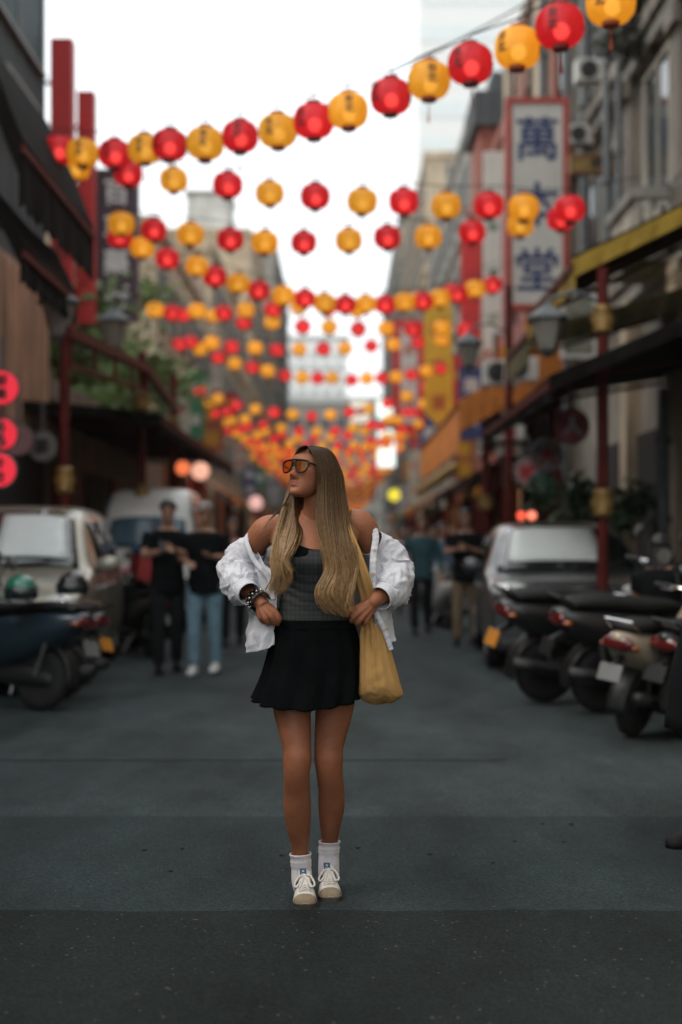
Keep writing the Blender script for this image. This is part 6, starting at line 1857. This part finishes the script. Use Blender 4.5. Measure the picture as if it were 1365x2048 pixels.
P_yel = paper('yellow_paper', (.93, .50, .05), (1, .55, .04), .12, (1, .72, .30))
M_cap = mat('lantern_cap', (.22, .012, .012), rough=.5); M_capo = mat('lantern_cap_orange', (.38, .06, .012), rough=.5)
E_lb = emis('lantern_bulb', (1, .32, .26), 3.6); E_lb.cycles.emission_sampling = 'NONE'
E_ly = emis('lantern_bulb_yellow', (1, .75, .35), 1.6); E_ly.cycles.emission_sampling = 'NONE'
LR = .17
def lprof(z):
    """radius at height z within the paper body, -1..1"""
    return .056 + (LR-.056)*max(0, 1-abs(z)**2.5)**.50
def lantern_body(seg, rings, scal):
    m = MB(); P = []
    for i in range(rings+1):
        z = -1 + 2*i/rings; row = []
        for k in range(seg):
            a = 2*PI*k/seg
            r = lprof(z)*(1 - scal*(1-abs(z)**2)*abs(math.sin(a*4)) ** 6*0 - .012*(i % 2)*(rings > 16) - scal*(abs(math.cos(a*4))**14))
            row.append((r*math.cos(a), r*math.sin(a), z*.138))
        P.append(row)
    m.grid(P, close_u=True); return m
def lantern_text(chars, a0):
    m = MB(); n = len(chars)
    for i, ch in enumerate(chars):
        V, F = text_mesh(ch); V, F = weight_text(V, F, .03)
        zc = (.052 if i == 0 else -.032) if n == 2 else .06-.05*i
        s = .078 if n == 2 else .042
        vs = []
        for p in V:
            z = zc + p[1]*s; r = lprof(max(-1, min(1, z/.138))) + .0025 + p[2]*.3
            a = a0 + p[0]*s/r
            vs.append((r*math.cos(a), r*math.sin(a), z))
        m.add(vs, F)
    return m
_lp = {}
def lantern_proto(col, lod):
    key = (col, lod)
    if key in _lp: return _lp[key]
    root = bpy.data.objects.new('paper_lantern', None); COL.objects.link(root)
    pm, cm, bm_ = (P_red, M_cap, E_lb) if col == 'red' else (P_yel, M_capo, E_ly)
    seg, rg = ((32, 26) if lod == 0 else (20, 12) if lod == 1 else (12, 8))
    lantern_body(seg, rg, .03).build('paper_shade', pm, root, smooth=True, fix=False)
    m = MB(); m.lathe((0, 0, .134), [(.050, 0), (.064, .004), (.064, .028), (.056, .030), (.02, .034)], 14 if lod < 2 else 8); m.build('top_cap', cm, root)
    m = MB(); m.lathe((0, 0, -.164), [(.03, .0), (.060, .0), (.064, .028), (.05, .030)], 14 if lod < 2 else 8); m.build('bottom_ring', cm, root)
    if lod < 2:
        m = MB(); m.ball((0.01, 0, -.035), .057, 12, 9); m.build('bulb', bm_, root, smooth=True)
        m = MB(); m.tube([(0, 0, -.165), (0, 0, -.26)], .0035, 5)
        if lod == 0:
            for k in range(5): m.tube([(0, 0, -.24), (.006*math.cos(k*1.25), .006*math.sin(k*1.25), -.33)], .0035, 4)
        m.build('tassel', cm, root)
        m = MB(); m.tube([(0, 0, .165), (.012, 0, .19), (0, 0, .215)], .004, 5); m.ball((0, 0, .218), .010, 6, 5); m.build('hook', M_blk, root)
    else:
        m = MB(); m.ball((0, 0, -.02), .07, 8, 6); m.build('bulb', bm_, root, smooth=True)
    if lod == 0:
        for chs, a in (('台北', -PI/2), ('平安', -PI/2+2.1), ('大稻埕', -PI/2-1.5)): lantern_text(chs, a).build('lettering', M_blk, root, fix=False)
    _lp[key] = [root, False]
    return _lp[key]
def hang_lantern(col, lod, loc, label, group, rz=0, tilt=0, sc=1.0):
    p = lantern_proto(col, lod)
    if not p[1]: o = p[0]; p[1] = True
    else: o = copy_tree(p[0])
    o.location = loc; o.rotation_euler = (tilt, random.uniform(-.05, .05), rz); o.scale = (sc*random.uniform(.97, 1.03),)*3
    tag(o, label, 'lantern', group); return o
def string_row(idx, rowname, pts, Yf, lod, extend=(0, 0)):
    """pts: px, py, colour; Yf gives the distance for a px"""
    rl = random.Random(idx); wire = []
    pts = sorted(pts, key=lambda p: p[0]); n = len(pts)
    for i, (px, py, c) in enumerate(pts):
        Y = Yf(px); p = at(px, py, Y); col = 'red' if c == 'r' else 'yellow'
        if i < n/2: w = f'{col} paper lantern, {ordn(i)} from the left on the {rowname}'
        else: w = f'{col} paper lantern, {ordn(n-1-i)} from the right on the {rowname}'
        if i == n-1: w = f'{col} paper lantern at the right end of the {rowname}'
        if i == 0: w = f'{col} paper lantern at the left end of the {rowname}'
        hang_lantern(col, lod, p, w, f'lanterns on the {rowname}', rl.uniform(-.9, .15), rl.uniform(-.06, .06))
        wire.append(p + Vector((0, 0, .218)))
    a = wire[0]*1 + (wire[0]-wire[1])*extend[0]; b = wire[-1]*1 + (wire[-1]-wire[-2])*extend[1]
    a.z += .1*extend[0]; b.z += .1*extend[1]
    full = ([a] if extend[0] else []) + wire + ([b] if extend[1] else [])
    m = MB(); o0 = full[0]; m.tube([p-o0 for p in full], .006, 5)
    o = m.build('lantern_cable', M_blk, None); o.location = o0; tag(o, f'dark cable carrying the {rowname}', 'cable', 'lantern cables over the street')
lin = lambda x0, d0, x1, d1: (lambda px: 967.0/(d0 + (px-x0)*(d1-d0)/(x1-x0)))
string_row(1, 'nearest big lantern string', [(1222, 6, 'y'), (1120, 53, 'r'), (1036, 96, 'y'), (941, 128, 'r'), (859, 161, 'y'), (782, 193, 'r'), (697, 222, 'y'), (628, 242, 'r'), (556, 262, 'y'),
    (481, 273, 'r'), (411, 287, 'y'), (340, 290, 'r'), (290, 298, 'y'), (230, 308, 'r'), (166, 306, 'y'), (118, 300, 'r')], lin(165, 66, 1120, 95), 0, (.6, 2.5))
string_row(2, 'second lantern string', [(1140, 418, 'r'), (1048, 416, 'y'), (978, 411, 'r'), (893, 412, 'y'), (808, 403, 'r'), (725, 403, 'y'), (631, 393, 'r'), (540, 387, 'y'), (456, 370, 'r'), (348, 360, 'y'), (257, 348, 'r'), (152, 335, 'y')],
    lin(150, 58, 1140, 62), 1, (.4, 1.5))
string_row(3, 'third lantern string', [(1122, 437, 'r'), (1041, 450, 'y'), (945, 464, 'r'), (857, 474, 'y'), (775, 475, 'r'), (698, 481, 'y'), (608, 485, 'r'), (530, 485, 'y'), (461, 479, 'r'), (381, 469, 'y'), (308, 460, 'r'), (243, 448, 'y')],
    lin(243, 54, 1122, 56), 1, (.8, 1.5))
string_row(4, 'fourth lantern string', [(240, 474, 'r'), (285, 495, 'y'), (335, 517, 'r'), (394, 532, 'y'), (430, 553, 'r'), (477, 567, 'y'), (518, 581, 'r'), (567, 591, 'y'), (610, 597, 'r'), (649, 606, 'y'), (691, 609, 'r'), (732, 608, 'y'), (770, 609, 'r'),
    (810, 604, 'y'), (846, 603, 'r'), (880, 597, 'y'), (915, 588, 'r'), (951, 578, 'y'), (985, 570, 'r')], lin(240, 50, 985, 41), 1, (.5, 2))
string_row(5, 'fifth lantern string', [(311, 620, 'y'), (345, 626, 'r'), (395, 622, 'y'), (448, 626, 'r'), (492, 620, 'y'), (546, 619, 'r'), (598, 614, 'y'), (655, 618, 'r'), (715, 620, 'y'), (775, 612, 'r'), (838, 600, 'y'), (905, 582, 'r')], lin(311, 36, 905, 34), 1, (.5, 1.5))
string_row(6, 'sixth lantern string', [(367, 630, 'r'), (427, 632, 'y'), (488, 645, 'r'), (545, 645, 'y'), (606, 653, 'r'), (659, 654, 'y'), (717, 658, 'r'), (772, 657, 'y'), (825, 658, 'r'), (884, 656, 'y'), (932, 659, 'r')], lin(367, 31, 932, 35), 1, (.5, 1.5))
string_row(7, 'seventh lantern string', [(383, 684, 'r'), (424, 686, 'y'), (464, 694, 'r'), (511, 696, 'y'), (554, 700, 'r'), (599, 699, 'y'), (647, 698, 'r'), (691, 697, 'y'), (743, 692, 'r'), (787, 689, 'y'), (836, 684, 'r'), (884, 680, 'y')], lin(383, 31, 884, 29), 1, (.5, 1.5))
string_row(8, 'eighth lantern string', [(360, 688, 'r'), (401, 699, 'y'), (437, 715, 'r'), (470, 727, 'y'), (505, 735, 'r'), (536, 742, 'y'), (571, 751, 'r'), (605, 755, 'y'), (636, 756, 'r'), (665, 756, 'y'), (704, 760, 'r'), (734, 757, 'y'), (764, 756, 'r'), (793, 754, 'y'),
    (823, 749, 'r'), (853, 742, 'y'), (882, 737, 'r')], lin(360, 30, 882, 26), 1, (.5, 1.5))
rows_far = 14
def far_row(r_, Y, n):
    zl = 5.5 + random.uniform(-.06, .06); sag = .78 + random.uniform(-.06, .06)
    xa = -4.1 + random.uniform(-.1, .2) + max(0, Y-80)*.006; xb = 2.5 + random.uniform(-.2, .3)
    pts = []
    for i in range(n):
        f = i/(n-1); x = xa + (xb-xa)*f; z = zl - sag*4*f*(1-f) + random.uniform(-.03, .03)
        yy = Y + (f-.5)*.6*(1 if r_ % 2 else -1)
        pts.append((682.5 + x*FPX/yy, HOR - (z-CAM_H)*FPX/yy, 'ry'[(i+r_) % 2], yy))
    return pts
for r_ in range(rows_far):
    Y = 39 + 3.3*r_
    pts = far_row(r_, Y, 13)
    xs = [p[0] for p in pts]; ys = [p[3] for p in pts]
    string_row(20+r_, f'{ordn(r_+8)} lantern string', [(p[0], p[1], p[2]) for p in pts], (lambda q, xs=xs, ys=ys: float(np.interp(q, xs, ys))), 2, (.3, .5))
mr = MB(); mr.cur = 0
for r_ in range(34):
    Y = 85.5 + 3.0*r_
    for px, py, c, yy in far_row(r_, Y, 14):
        mr.cur = 0 if c == 'r' else 1; p = at(px, py, yy)
        mr.ball(p, .168, 8, 6, (1, 1, .83)); mr.cur = 2; mr.lathe(p + Vector((0, 0, .12)), [(.06, 0), (.06, .04)], 5); mr.lathe(p + Vector((0, 0, -.155)), [(.06, 0), (.06, .03)], 5)
o = mr.build('far_lanterns', [P_red, P_yel, M_cap], None, smooth=True, fix=False)
tag(o, 'mass of tiny red and yellow lanterns farthest down the street', 'lanterns', None, 'stuff')
